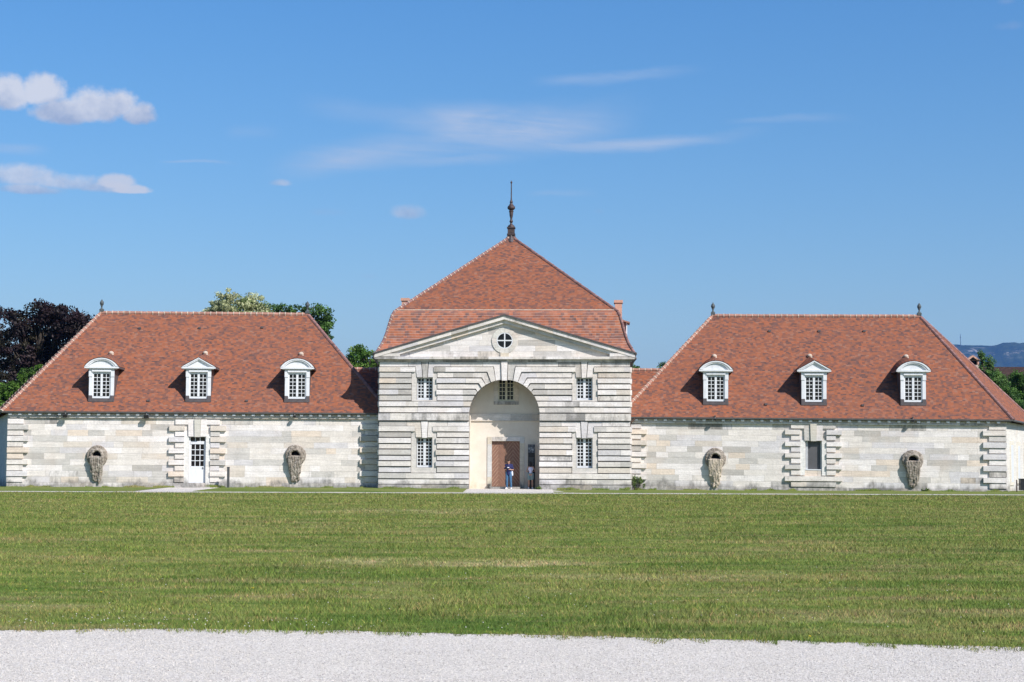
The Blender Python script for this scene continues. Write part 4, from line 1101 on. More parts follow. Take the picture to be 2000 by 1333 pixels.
# ================================================================== trees
def tree(name, label, Y, blobs, cols, leaf=.17, per=110, dens=1.0, clump=.55, seed=1, group=None, base_px=None, trunk_r=.35, elong=1.0, shell=.45, drop=0):
    rng = np.random.default_rng(seed)
    W = []                                            # blobs given as seen: px, py, rx, ry at depth Y+dy
    for (px, py, rx, ry, dy) in blobs:
        c = at_depth(px, py, Y+dy); k = (Y+dy)/FPX; W.append((np.array(c), rx*k, ry*k))
    cx = np.mean([w_[0][0] for w_ in W]) if base_px is None else at_depth(base_px, 900, Y).x
    root = empty(name, (cx, Y, 0)); tag(root, label, 'tree', group)
    V, CC, cl = [], [], []
    for c, a, b_ in W:
        n = max(8, int(1.9*dens*a*b_*5.5/ (clump**2*2.2)))
        u = rng.normal(size=(n, 3)); u /= np.linalg.norm(u, axis=1)[:, None]
        r_ = (shell+(1-shell)*rng.random(n)**.6)*(1+.10*rng.normal(size=n)*.6)
        p = c+u*r_[:, None]*np.array([a, min(a, 3.5), b_]); cl += list(p)
    cl = np.array(cl); cs = clump*rng.uniform(.55, 1.35, len(cl))
    lum = rng.uniform(.72, 1.25, len(cl)); pick = rng.integers(0, len(cols), len(cl))
    ctr = np.repeat(cl, per, 0); sz = np.repeat(cs, per); N = len(ctr)
    off = rng.normal(size=(N, 3)); off /= np.linalg.norm(off, axis=1)[:, None]; off *= (rng.random(N)**.45)[:, None]
    off *= np.array([1, 1, .75*elong]); pos = ctr+off*sz[:, None]
    nrm = off*.7+rng.normal(size=(N, 3))*.75+np.array([0, 0, .35]); nrm /= np.linalg.norm(nrm, axis=1)[:, None]
    t = np.cross(nrm, rng.normal(size=(N, 3))); t /= np.linalg.norm(t, axis=1)[:, None]; b2 = np.cross(nrm, t)
    L = leaf*rng.uniform(.6, 1.3, N); Wd = L*.55
    q = np.stack([pos-t*L[:, None]*.5, pos+b2*Wd[:, None]*.5, pos+t*L[:, None]*.5, pos-b2*Wd[:, None]*.5], 1)
    q -= np.array([cx, Y, 0])
    base = np.array(cols)[np.repeat(pick, per)]*np.repeat(lum, per)[:, None]*rng.uniform(.7, 1.3, N)[:, None]
    np_mesh('crown', q.reshape(-1, 3), np.arange(N*4).reshape(-1, 4), np.clip(base, 0, 1), 'leaf', root)
    tr = MB(); zc_ = min(w_[0][2]-w_[2] for w_ in W); mid = np.mean([w_[0] for w_ in W], 0)
    jt = (0, 0, max(2.0, zc_*.9))
    tr.tube([(0, 0, -.2), (0.05, 0, 1.0), (.1, .05, jt[2])], [trunk_r*1.4, trunk_r*1.05, trunk_r*.8], 10)
    for c, a, b_ in W:
        e = c-np.array([cx, Y, 0]); m_ = (np.array(jt)*.45+e*.55)+rng.normal(size=3)*.2
        tr.tube([jt, m_, e, e+np.array([0, 0, b_*.55])], [trunk_r*.6, trunk_r*.35, trunk_r*.18, .03], 7)
        for _ in range(5):
            u = rng.normal(size=3); u /= np.linalg.norm(u); u[2] = abs(u[2])*.8; tip = e+u*np.array([a, min(a, 3.5), b_])*.85
            tr.tube([m_, (m_+tip)/2+rng.normal(size=3)*.15, tip], [trunk_r*.25, .05, .015], 5)
    tr.build('trunk', 'bark', root, smooth=True)
    return root
PUR = [(0.021, 0.013, 0.015), (0.030, 0.017, 0.020), (0.015, 0.011, 0.012), (0.026, 0.023, 0.014), (.042, .029, .030)]
GRN = [(0.08, 0.17, 0.025), (0.11, 0.21, 0.035), (0.055, 0.12, 0.02), (.14, .23, .045)]
LIM = [(0.40, 0.42, 0.22), (0.50, 0.52, 0.30), (0.44, 0.46, 0.25), (.14, .20, .06)]
tree('copper_beech', 'broad copper beech with nearly black purple leaves behind the left end of the roofs', 124,
     [(45, 690, 48, 62, 0), (95, 640, 42, 50, 1), (140, 650, 36, 44, -1), (60, 760, 60, 50, 0), (100, 720, 50, 50, 2), (150, 690, 36, 40, 2), (35, 640, 24, 34, 0), (15, 770, 34, 50, -1), (165, 640, 20, 25, 1), (80, 610, 20, 22, 0), (120, 612, 18, 22, 0)], PUR, .24, 120, 1.0, .60, 3, base_px=70, trunk_r=.5, shell=.25)
tree('copper_beech', 'thin outer branches of a purple-leaved tree cut by the left picture edge', 132,
     [(-30, 640, 38, 52, 0), (-10, 700, 32, 50, 0), (-2, 610, 14, 22, 0), (6, 655, 12, 24, 0)], PUR, .20, 60, .8, .45, 5, base_px=-60, trunk_r=.3, shell=.3)
tree('young_tree', 'bright green young tree in front of the copper beech by the left roof hip', 117,
     [(45, 745, 8, 24, 0), (62, 740, 8, 20, 0), (30, 765, 24, 22, 0), (6, 775, 22, 24, 0), (78, 722, 6, 10, 0), (20, 800, 30, 24, 0)], [(.08, .17, .02), (.11, .21, .03), (.06, .12, .02)], .15, 70, 1.6, .30, 6, base_px=30, trunk_r=.12)
tree('lime_tree', 'rounded lime tree in pale cream-green blossom above the left ridge', 132,
     [(455, 612, 40, 46, 0), (420, 620, 25, 34, 1), (492, 610, 30, 36, 0), (520, 622, 26, 26, 0), (535, 636, 24, 30, 0), (452, 655, 58, 40, 0)], LIM, .17, 90, 1.3, .42, 7, base_px=465)
tree('green_tree', 'open dark green tree rising past the right end of the left ridge', 128,
     [(548, 605, 20, 12, 0), (578, 612, 22, 14, 0), (612, 606, 20, 14, 0), (628, 620, 20, 24, 0), (640, 626, 10, 18, 0), (590, 650, 60, 34, 0), (633, 646, 10, 8, 0)], [(.06, .13, .025), (.085, .17, .035), (.04, .09, .02)], .20, 60, .65, .38, 8, base_px=585, shell=.35)
tree('green_tree', 'bushy bright green tree in the gap between the left roof and the pavilion', 126,
     [(708, 705, 32, 28, 0), (735, 720, 28, 24, 0), (700, 735, 34, 34, 0), (702, 690, 14, 14, 0), (745, 740, 24, 34, 0)], GRN, .17, 90, 1.3, .42, 9, base_px=715)
tree('green_tree', 'small green treetop just above the link roof ridge beside the right hip', 128,
     [(1296, 725, 14, 14, 0), (1308, 730, 14, 18, 0), (1290, 745, 20, 22, 0)], [(.09, .16, .03), (.06, .13, .025)], .17, 80, 1.3, .32, 10, base_px=1297, trunk_r=.2)
tree('green_tree', 'tip of a green tree peeking out under the right gutter of the pavilion', 128,
     [(1237, 722, 10, 7, 0), (1228, 735, 20, 16, 0)], [(.09, .16, .03), (.06, .13, .025)], .17, 80, 1.2, .30, 12, base_px=1230, trunk_r=.2)
tree('feathery_tree', 'feathery light green tree with two wispy tops behind the right roof slope', 122,
     [(1917, 706, 5, 20, 0), (1934, 712, 7, 16, 0), (1928, 742, 20, 22, 0), (1948, 752, 22, 26, 0), (1965, 775, 24, 28, 0), (1940, 790, 30, 34, 0), (1975, 800, 26, 22, 0)], [(.10, .20, .045), (.14, .25, .06), (.06, .13, .035)], .11, 110, 1.3, .26, 13, base_px=1945, trunk_r=.2, elong=1.5)
tree('green_tree', 'dense leafy green tree at the right picture edge in front of the brown roof', 126,
     [(1985, 745, 15, 18, 0), (2005, 770, 26, 36, 0), (1985, 775, 14, 24, 0), (2030, 745, 26, 30, 0), (1995, 800, 26, 24, 0)], [(.07, .15, .025), (.10, .20, .035), (.045, .10, .02)], .17, 90, 1.1, .36, 14, base_px=2010, trunk_r=.25)
# ================================================================== far house, hills
hY = 165.0; c = at_depth(2010, 760, hY)
h = empty('house', (c.x, hY, 0), R(-3)); tag(h, 'distant house with dark brown tiled roof and brick chimney beyond the right trees', 'house')
zr = at_depth(1980, 717, hY).z; b_ = MB(); b_.box(-7, 9, -4.8, 4.8, 0, zr-3.6, mi=0); b_.build('wall', 'plaster', h)
mat('old_tiles', f_roof(.2, .25, .03, .3), rough=.9)
def f_old(q, p):
    n = q.noise(opos(q), 5, 5, .7); q.put(p.inputs['Base Color'], q.ramp(n, [(.35, (.022, .013, .012)), (.6, (.05, .027, .022)), (.72, (.16, .11, .10))]))
mat('brown_tiles', f_old, rough=.9)
rb = MB()
for s in (-1, 1): roof_face(rb, [(-7.4, s*5.3, zr-4.0), (9.4, s*5.3, zr-4.0), (9.4, 0, zr), (-7.4, 0, zr)], (-7.4, 0, 0), (9.4, 0, 0))
hr = rb.build('roof', 'brown_tiles', h)
ch = MB(); cx_ = at_depth(1911, 712, hY-2).x-c.x; cz_ = at_depth(1911, 711, hY-2).z
ch.box(cx_-.55, cx_+.60, -.4, .5, cz_-2.5, cz_, mi=1); ch.box(cx_-.55, cx_-.40, -.4, .5, cz_, cz_+.45); ch.box(cx_+.45, cx_+.60, -.4, .5, cz_, cz_+.45); ch.box(cx_-.5, cx_+.5, .2, .5, cz_, cz_+.42, mi=2)
ch.prism([(cx_-.75, cz_+.45), (cx_+.75, cz_+.45), (cx_, cz_+.95)], -.5, .6); ch.prism([(cx_-.45, cz_+.44), (cx_+.45, cz_+.44), (cx_, cz_+.78)], -.52, -.499, mi=2)
ch.build('chimney', ['pink_brick', 'mortar', 'dark_void'], hr)
am = MB(); ax_ = at_depth(1924.5, 700, hY-1).x-c.x; am.tube([(ax_, 0, zr-.6), (ax_, 0, at_depth(1924, 687, hY).z)], .035); am.build('aerial', 'grey_metal', hr)
# wooded escarpment
HY = 9200.0; KH = 9200/4200
rng = np.random.default_rng(4)
xs_ = np.arange(-2600, 3600, 14.0); rows_ = np.concatenate([np.linspace(-900, 0, 14), np.linspace(20, 140, 14), np.linspace(160, 900, 8)])
def vnoise(x, y, seed):
    r_ = np.random.default_rng(seed); T = r_.random((256, 256)); xi, yi = np.floor(x).astype(int), np.floor(y).astype(int); fx, fy = x-xi, y-yi
    fx = fx*fx*(3-2*fx); fy = fy*fy*(3-2*fy); a = T[xi % 256, yi % 256]; b = T[(xi+1) % 256, yi % 256]; c = T[xi % 256, (yi+1) % 256]; d = T[(xi+1) % 256, (yi+1) % 256]
    return (a*(1-fx)+b*fx)*(1-fy)+(c*(1-fx)+d*fx)*fy
top_z = at_depth(1950, 668, HY).z
X, Yr = np.meshgrid(xs_, rows_); top_z /= KH
t = np.clip((Yr+900)/900, 0, 1)
Z = np.where(Yr < 0, t**1.5*top_z*.58, np.where(Yr < 140, top_z*.58+(Yr/140)**.6*top_z*.42, top_z))
Z = Z*(1+.005*(vnoise(X/400, Yr/300, 1)-.5))+(vnoise(X/60, Yr/60, 2)-.5)*18*np.clip(t*1.5, 0, 1)+(vnoise(X/16, Yr/30, 3)-.5)*9
Z = Z*np.clip((X-350)/500, 0, 1)**.7; Z = np.where(Yr < -880, -1, Z); Yw = HY-60+Yr+(vnoise(X/160, Yr*0, 5)-.5)*120
Yw = HY-60*KH+(Yw-HY+60)*KH; V = np.stack([X*KH, Yw, Z*KH], -1).reshape(-1, 3); nx_, ny_ = len(xs_), len(rows_)
idx = np.arange(nx_*ny_).reshape(ny_, nx_); Fc = np.stack([idx[:-1, :-1], idx[:-1, 1:], idx[1:, 1:], idx[1:, :-1]], -1).reshape(-1, 4)
hm = np_mesh('hills', V, Fc, np.ones((len(Fc), 3)), 'hillside'); tag(hm, kind='structure')
ms = MB(); p0 = at_depth(1876, 668, HY); p1 = at_depth(1876, 652.5, HY); top_z *= KH; ms.tube([(0, 0, -25), (0, 0, p1.z-p0.z)], [2.0, 1.0], 6)
ms.box(-3, 3, -2, 2, (p1.z-p0.z)*.5, (p1.z-p0.z)*.62)
mo = ms.build('mast', 'grey_metal'); mo.location = p0; tag(mo, 'thin radio mast standing on the wooded plateau edge', 'mast')
# ================================================================== small things
def flood(F, px, py, big, label):
    x_, z_ = F.hit(px, py, -.35); 
    b_ = MB(); s = .15 if big else .09
    b_.box(-s, s, -.10, .08, -s*.8, s*.6); b_.box(-s*.85, s*.85, -.115, -.10, -s*.65, s*.45, mi=1); b_.tube([(0, 0, s*.5), (0, .05, s+.12)], .025); b_.box(-.05, .05, -.02, .1, s+.08, s+.14)
    o = empty('floodlight', F.M @ Vector((x_, -.35, z_)), F.M.to_euler().z)
    tag(o, label, 'floodlight', 'floodlights under the eaves')
    b_.build('lamp_housing', ['grey_metal', 'window_glass'], o)
flood(LF, 127.5, 812, 1, 'grey floodlight under the eaves nearest the left end of the left building')
flood(LF, 286, 813.5, 1, 'grey floodlight under the eaves just left of the white door')
flood(LF, 575.5, 813.5, 0, 'small lamp under the eaves above the urn on the right half of the left building')
flood(RF, 1396.5, 819.5, 0, 'small lamp under the eaves above the urn nearest the pavilion on the right building')
flood(RF, 1783, 822, 0, 'small lamp under the eaves above the urn nearest the far right corner')
x_, z_ = LF.hit(445.5, 950, -.9); bo = empty('bollard', LF.M @ Vector((x_, -.9, .06)), 0); tag(bo, 'slim dark grey bollard standing before the wall right of the white door', 'bollard')
b_ = MB(); b_.box(-.07, .07, -.06, .06, 0, 1.22); b_.build('post', 'grey_metal', bo); b_ = MB(); b_.box(-.09, .09, -.065, .065, 1.22, 1.245); b_.build('cap', 'black_metal', bo)
# bin at the right end
bp = ground_pt(1999, 957.5, 0.0); bn = empty('litter_bin', (at_depth(2000, 955, 98.6).x, 98.6, 0)); tag(bn, 'black litter bin at the right picture edge', 'litter bin')
b_ = MB(); b_.box(-.24, .30, -.2, .2, .12, .74); b_.box(-.26, .32, -.22, .22, .74, .79); b_.build('body', 'black_metal', bn)
b_ = MB(); b_.tube([(-.42, 0, 0), (-.42, 0, .72)], .035); b_.box(-.42, -.2, -.03, .03, .45, .50); b_.build('post', 'rust_pipe', bn)
# information panel in the niche
a0, a1 = CF.hit(1031.2, 900, 1.25)[0], CF.hit(1045, 900, 1.25)[0]; pz = CF.hit(1038, 868.5, 1.25)[1]
ip = empty('information_panel', CF.M @ Vector(((a0+a1)/2, 1.25, .06)), CF.M.to_euler().z); tag(ip, 'tall black information panel with a grey poster, right of the brown door', 'panel')
hw_ = (a1-a0)/2; b_ = MB(); b_.box(-hw_, hw_, -.03, .03, 0, pz-.06); b_.build('board', 'black_metal', ip)
def f_poster(q, p):
    o = opos(q); n = q.noise(o, 7, 4, .6, 1.2); x_, y_, z_ = q.sep(o)
    q.put(p.inputs['Base Color'], q.mix(q.mr(n, .42, .56, 0, 1), (.30, .33, .36), (.055, .06, .075)))
mat('poster_print', f_poster, rough=.5)
b_ = MB(); b_.box(-hw_+.02, hw_-.02, -.038, -.031, pz-.06-.48, pz-.08); b_.build('poster', 'poster_print', ip)
b_ = MB()
for k in range(9): b_.box(-hw_+.05, hw_-.05-.03*(k*7 % 3), -.034, -.031, pz-.86-.06*k, pz-.845-.06*k)
mat('print_grey', None, (.16, .17, .18), .6); b_.build('text_lines', 'print_grey', ip)
# small plant by the downpipe and weeds along the wall foot
def weed(name, label, loc, n, h, spread, seed):
    rng = np.random.default_rng(seed); N = n
    st = rng.normal(size=(N, 2))*spread*.25; tip = st+rng.normal(size=(N, 2))*spread*.35; hh = h*rng.uniform(.4, 1, N)
    V = []; 
    root = empty(name, loc); tag(root, label, 'plant')
    m_ = MB()
    for i in range(N): m_.tube([(st[i, 0], st[i, 1], 0), ((st[i, 0]+tip[i, 0])/2, (st[i, 1]+tip[i, 1])/2, hh[i]*.55), (tip[i, 0], tip[i, 1], hh[i])], [.012, .008, .004], 4)
    m_.build('stem', 'bark', root)
    P_ = np.repeat(np.c_[tip, hh], 40, 0); M_ = len(P_); tt = rng.random(M_)[:, None]; P_ = P_*(1-.45*tt)+np.repeat(np.c_[st, hh*0], 40, 0)*.45*tt+rng.normal(size=(M_, 3))*.045
    t_ = rng.normal(size=(M_, 3)); t_ /= np.linalg.norm(t_, axis=1)[:, None]; b2 = np.cross(t_, rng.normal(size=(M_, 3))); b2 /= np.linalg.norm(b2, axis=1)[:, None]
    L = rng.uniform(.03, .07, M_)[:, None]; q = np.stack([P_-t_*L, P_+b2*L*.5, P_+t_*L, P_-b2*L*.5], 1); P2 = q.reshape(-1, 3); P2[:, 2] = np.abs(P2[:, 2])
    np_mesh('leaves', P2, np.arange(M_*4).reshape(-1, 4), np.array([(.10, .15, .04)])*rng.uniform(.5, 1.6, (M_, 1)), 'leaf', root)
x_, z_ = RF.hit(1242, 950, -.3); weed('wall_plant', 'straggly green plant growing against the wall beside the brown downpipe', RF.M @ Vector((x_, -.3, .02)), 15, .85, .8, 3)
x_, z_ = RF.hit(1812, 950, -.3); weed('wall_plant', 'small green weed at the foot of the wall right of the last urn', RF.M @ Vector((x_, -.2, .02)), 6, .3, .22, 4)
x_, z_ = CF.hit(1055, 952, -.3); weed('wall_plant', 'low tuft of weeds at the right foot of the arch', CF.M @ Vector((x_, -.28, .03)), 5, .16, .3, 8)
# ================================================================== people
def blend(mb_fill, name, matn, parent, vox=.008, it=4, disp=0):
    o = mb_fill.build(name, matn, parent)
    md = o.modifiers.new('r', 'REMESH'); md.mode = 'VOXEL'; md.voxel_size = vox; md.use_smooth_shade = True
    sm_ = o.modifiers.new('s', 'SMOOTH'); sm_.iterations = it; sm_.factor = .5
    if disp:
        tx = bpy.data.textures.new('folds', 'CLOUDS'); tx.noise_scale = .06; dd = o.modifiers.new('d', 'DISPLACE'); dd.texture = tx; dd.strength = disp; dd.mid_level = .5
    dg = bpy.context.evaluated_depsgraph_get(); me = bpy.data.meshes.new_from_object(o.evaluated_get(dg)); old = o.data
    o.modifiers.clear(); o.data = me; bpy.data.meshes.remove(old); me.name = name
    me.polygons.foreach_set('use_smooth', [True]*len(me.polygons))
    if not me.materials: me.materials.append(MATS[matn])
    return o
def chain(mb, pts, rad, n=5):       # dense tapered limb with ball joints
    pts = [Vector(p) for p in pts]
    mb.tube(pts, rad, 14)
    for p, r_ in zip(pts, rad): mb.ell(p, (r_, r_, r_), 14)
mat('skin', f_plain(.05, 20, (.46, .26, .18)), rough=.55, spec=.3)
mat('dark_hair', f_plain(.2, 60, (.020, .014, .012)), rough=.5)
mat('navy_cotton', f_plain(.08, 20, (.022, .026, .095)), rough=.85)
mat('denim', f_plain(.2, 12, (.050, .12, .22)), rough=.85)
mat('white_shoe', None, (.78, .78, .80), .6)
mat('lilac_cotton', f_plain(.08, 20, (.62, .60, .74)), rough=.85)
mat('sage_cotton', f_plain(.15, 12, (.20, .27, .27)), rough=.85)
mat('pale_bag', None, (.62, .66, .78), .6)
def hand(mb, wrist, d, side, palm_n, curl=.6):
    """palm plus four unequal curled fingers and a thumb leaving its side"""
    d = Vector(d).normalized(); n = Vector(palm_n).normalized(); s = d.cross(n).normalized()*side; w_ = Vector(wrist)
    for k in range(5): mb.ell(w_+d*(.018+.016*k), (.030 if k else .024, .022, .024), 12)
    for k in range(4): chain(mb, [w_+d*.02+s*(.024-.016*k), w_+d*.088+s*(.030-.020*k)], [.013, .012])
    for k, L in enumerate((.066, .076, .070, .054)):
        b_ = w_+d*.088+s*(.030-.020*k); j1 = b_+(d*math.cos(curl*.5)+n*math.sin(curl*.5))*L*.45; j2 = j1+(d*math.cos(curl*1.3)+n*math.sin(curl*1.3))*L*.32; j3 = j2+(d*math.cos(curl*2)+n*math.sin(curl*2))*L*.28
        chain(mb, [b_, j1, j2, j3], [.0095, .0088, .0082, .007])
    b_ = w_+d*.03+s*.028; j1 = b_+(d*.6+s*.8+n*.2).normalized()*.035; chain(mb, [b_, j1, j1+(d*.85+s*.3+n*.4).normalized()*.028], [.012, .011, .009])
def head(mb, c, tilt, r=1.0):
    """c = centre of the skull; tilt = forward bend"""
    M_ = Matrix.Translation(c) @ Matrix.Rotation(tilt, 4, 'X')
    def e(p, rr, seg=16):
        q = MB(); q.ell((0, 0, 0), rr, seg); mb.add([M_ @ (Vector(p)+Vector(v)) for v in q.v], q.f)
    e((0, .012, .022), (.074*r, .092*r, .086*r), 20); e((0, -.028, -.045), (.056*r, .060*r, .068*r), 18); e((0, -.055, -.088), (.030*r, .026*r, .022*r))
    e((0, -.098, -.030), (.011, .018, .022)); e((0, -.092, -.012), (.009, .012, .026)); e((0, -.086, -.066), (.022, .010, .007)); e((0, -.086, -.075), (.019, .010, .007))
    for s in (-1, 1): e((s*.077*r, .008, -.028), (.009, .018, .030)); e((s*.030, -.076, .006), (.020, .012, .009)); e((s*.030, -.078, -.012), (.012, .008, .009)); e((s*.038, -.058, -.040), (.022, .020, .022))
    return M_
# --- the man at the doorstep, facing the camera, looking down at what he holds
mz = .055
mloc = CF.M @ Vector((CF.hit(993.5, 950, .45)[0], .45, mz)); man = empty('person', mloc, R(-12))
tag(man, 'man in navy t-shirt and blue jeans looking down, standing before the brown door', 'person')
b_ = MB()
chain(b_, [(0, .01, .93), (0, .0, 1.10), (0, .0, 1.27), (0, .01, 1.38)], [.125, .120, .135, .11])
for s in (-1, 1): b_.ell((s*.085, 0, 1.30), (.105, .095, .13), 16)
chain(b_, [(0, .02, 1.40), (0, -.005, 1.50), (0, -.025, 1.56)], [.062, .055, .055])
Mh = head(b_, Vector((0, -.045, 1.625)), R(32))
arms = {-1: [(-.185, .01, 1.41), (-.245, .02, 1.14), (-.10, -.24, 1.17)], 1: [(.185, .01, 1.41), (.255, .03, 1.13), (.075, -.25, 1.16)]}
for s in (-1, 1):
    a = arms[s]; chain(b_, a, [.052, .040, .027]); chain(b_, [(s*.08, .01, 1.43), a[0]], [.06, .056])
    d = Vector((-s*.55, -.55, .25)); hand(b_, a[2], d, -s, (-s*.3, .1, 1), .7)
legs = {-1: [(-.095, .0, .92), (-.105, -.03, .50), (-.115, .03, .09)], 1: [(.095, 0, .92), (.125, -.035, .50), (.15, -.0, .09)]}
for s in (-1, 1): chain(b_, legs[s], [.088, .058, .040]); chain(b_, [legs[s][2], Vector(legs[s][2])+Vector((s*.02, -.15, -.045))], [.038, .03])
blend(b_, 'body', 'skin', man, .0065, 3)
b_ = MB()       # t-shirt
chain(b_, [(0, .01, .90), (0, .0, 1.08), (0, .0, 1.27), (0, .01, 1.37)], [.148, .138, .150, .122])
for s in (-1, 1):
    b_.ell((s*.088, 0, 1.30), (.118, .108, .14), 16); a = [Vector(q) for q in arms[s]]; chain(b_, [(s*.05, .01, 1.43), a[0], a[0].lerp(a[1], .68)], [.072, .070, .064]); b_.ell((s*.06, .005, .93), (.11, .13, .07), 16)
blend(b_, 't_shirt', 'navy_cotton', man, .009, 3, .014)
b_ = MB()       # jeans
for s in (-1, 1):
    l = [Vector(q) for q in legs[s]]; chain(b_, [l[0]+Vector((0, 0, .02)), l[0].lerp(l[1], .5), l[1], l[1].lerp(l[2], .5), l[2]], [.108, .092, .076, .068, .060])
b_.ell((0, .02, .95), (.155, .125, .10), 18)
blend(b_, 'jeans', 'denim', man, .009, 3, .016)
for s in (-1, 1):
    b_ = MB(); l = Vector(legs[s][2]); d = Vector((s*.16, -1, 0)).normalized(); o_ = Vector((l.x, l.y, 0))
    chain(b_, [o_+Vector((0, .03, .045))-d*.03, o_+d*.06+Vector((0, 0, .045)), o_+d*.15+Vector((0, 0, .038)), o_+d*.20+Vector((0, 0, .032))], [.045, .050, .045, .032]); b_.tube([o_+Vector((0, 0, .05)), o_+Vector((0, 0, .11))], [.048, .047], 12)
    blend(b_, 'shoe', 'white_shoe', man, .008, 2)
b_ = MB()
def he(p, rr): q = MB(); q.ell((0, 0, 0), rr, 18); b_.add([Mh @ (Vector(p)+Vector(v)) for v in q.v], q.f)
he((0, .030, .045), (.082, .090, .082)); he((0, .055, -.01), (.076, .062, .075)); he((0, -.040, .085), (.062, .045, .035)); he((.03, -.03, .10), (.04, .04, .03)); he((.0, .01, .105), (.05, .05, .025))
blend(b_, 'hair', 'dark_hair', man, .007, 1, .012)
# items: camera in hands, pale bag at his hip
b_ = MB(); b_.box(-.085, .075, -.035, .02, -.05, .045); b_.lathe([(.03, 0), (.03, .05)], (0, -.06, -.02), 12); b_.box(.0, .10, -.05, .03, .045, .06, mi=1)
cmr = b_.build('hand_camera', ['black_metal', 'white_shoe']); cmr.matrix_world = man.matrix_world @ Matrix.Translation((.0, -.335, 1.225)) @ Matrix.Rotation(.5, 4, 'X'); tag(cmr, 'small dark camera with a pale strap held in the hands of the man in navy', 'camera')
b_ = MB(); b_.ell((0, 0, 0), (.055, .09, .15), 14); b_.ell((.01, 0, -.07), (.055, .08, .09), 12)
bg_ = blend(b_, 'shoulder_bag', 'pale_bag', None, .01, 3, .02); bg_.matrix_world = man.matrix_world @ Matrix.Translation((.205, .02, .92)); tag(bg_, 'pale cloth bag hanging at the left hip of the man in navy', 'bag')
st = MB(); st.tube([(0, 0, .12), (-.09, -.10, .28), (-.24, -.13, .42), (-.36, -.02, .52)], .009, 6); st.build('strap', 'pale_bag', bg_)
# --- the woman reading the panel, seen from behind
wl_ = CF.M @ Vector((CF.hit(1036.5, 950, .75)[0], .75, .055)); wo = empty('person', wl_, R(176)); wo.scale = (.93, .93, .93)
tag(wo, 'dark-haired woman seen from behind in pale sleeveless top and grey-green shorts by the black panel', 'person')
b_ = MB()
chain(b_, [(0, .01, .95), (0, .0, 1.10), (0, .0, 1.25), (0, .01, 1.36)], [.125, .095, .110, .095])
for s in (-1, 1): b_.ell((s*.075, 0, 1.28), (.085, .085, .12), 16); b_.ell((s*.07, .03, .92), (.10, .11, .12), 16)
chain(b_, [(0, .02, 1.38), (0, .0, 1.48), (0, -.02, 1.54)], [.052, .046, .048])
Mh = head(b_, Vector((0, -.02, 1.61)), R(15), .96)
wa = {-1: [(-.165, .01, 1.38), (-.29, .05, 1.15), (-.10, -.17, 1.10)], 1: [(.165, .01, 1.38), (.27, .06, 1.13), (.09, -.18, 1.08)]}
for s in (-1, 1):
    a = wa[s]; chain(b_, a, [.044, .034, .023]); chain(b_, [(s*.07, .01, 1.40), a[0]], [.052, .047]); hand(b_, a[2], (-s*.9, -.35, .1), -s, (0, .5, 1), .6)
wlg = {-1: [(-.09, .0, .90), (-.10, -.02, .49), (-.11, .02, .08)], 1: [(.09, 0, .90), (.11, -.02, .49), (.13, .01, .08)]}
for s in (-1, 1):
    l = [Vector(q) for q in wlg[s]]; chain(b_, [l[0], l[0].lerp(l[1], .5), l[1], l[1].lerp(l[2], .35), l[2]], [.092, .074, .052, .053, .033]); chain(b_, [l[2], l[2]+Vector((s*.02, -.14, -.045))], [.033, .026])
blend(b_, 'body', 'skin', wo, .0065, 3)
b_ = MB(); chain(b_, [(0, .01, 1.0), (0, .0, 1.10), (0, .0, 1.25), (0, .01, 1.34)], [.130, .110, .125, .105])
for s in (-1, 1): b_.ell((s*.078, 0, 1.28), (.092, .098, .13), 16); chain(b_, [(s*.06, .01, 1.38), (s*.115, .01, 1.40)], [.055, .045])
blend(b_, 'sleeveless_top', 'lilac_cotton', wo, .009, 3, .012)
b_ = MB()
for s in (-1, 1): l = [Vector(q) for q in wlg[s]]; chain(b_, [l[0]+Vector((0, .01, .03)), l[0].lerp(l[1], .30), l[0].lerp(l[1], .55)], [.125, .122, .120])
b_.ell((0, .02, .99), (.150, .120, .10), 18)
blend(b_, 'shorts', 'sage_cotton', wo, .009, 2, .02)
for s in (-1, 1):
    b_ = MB(); l = Vector(wlg[s][2]); o_ = Vector((l.x, l.y, 0)); d = Vector((s*.15, -1, 0)).normalized()
    chain(b_, [o_-d*.03+Vector((0, 0, .04)), o_+d*.07+Vector((0, 0, .04)), o_+d*.18+Vector((0, 0, .03))], [.040, .044, .030]); b_.tube([o_+Vector((0, 0, .04)), o_+Vector((0, 0, .10))], [.043, .041], 12); blend(b_, 'shoe', 'white_shoe', wo, .008, 2)
b_ = MB(); he((0, .028, .04), (.086, .096, .085)); he((0, .055, -.05), (.084, .065, .10)); he((0, .065, -.13), (.082, .045, .08)); he((.0, -.045, .085), (.06, .04, .03))
for s in (-1, 1): he((s*.07, .01, -.06), (.022, .05, .11))
blend(b_, 'hair', 'dark_hair', wo, .007, 1, .01)
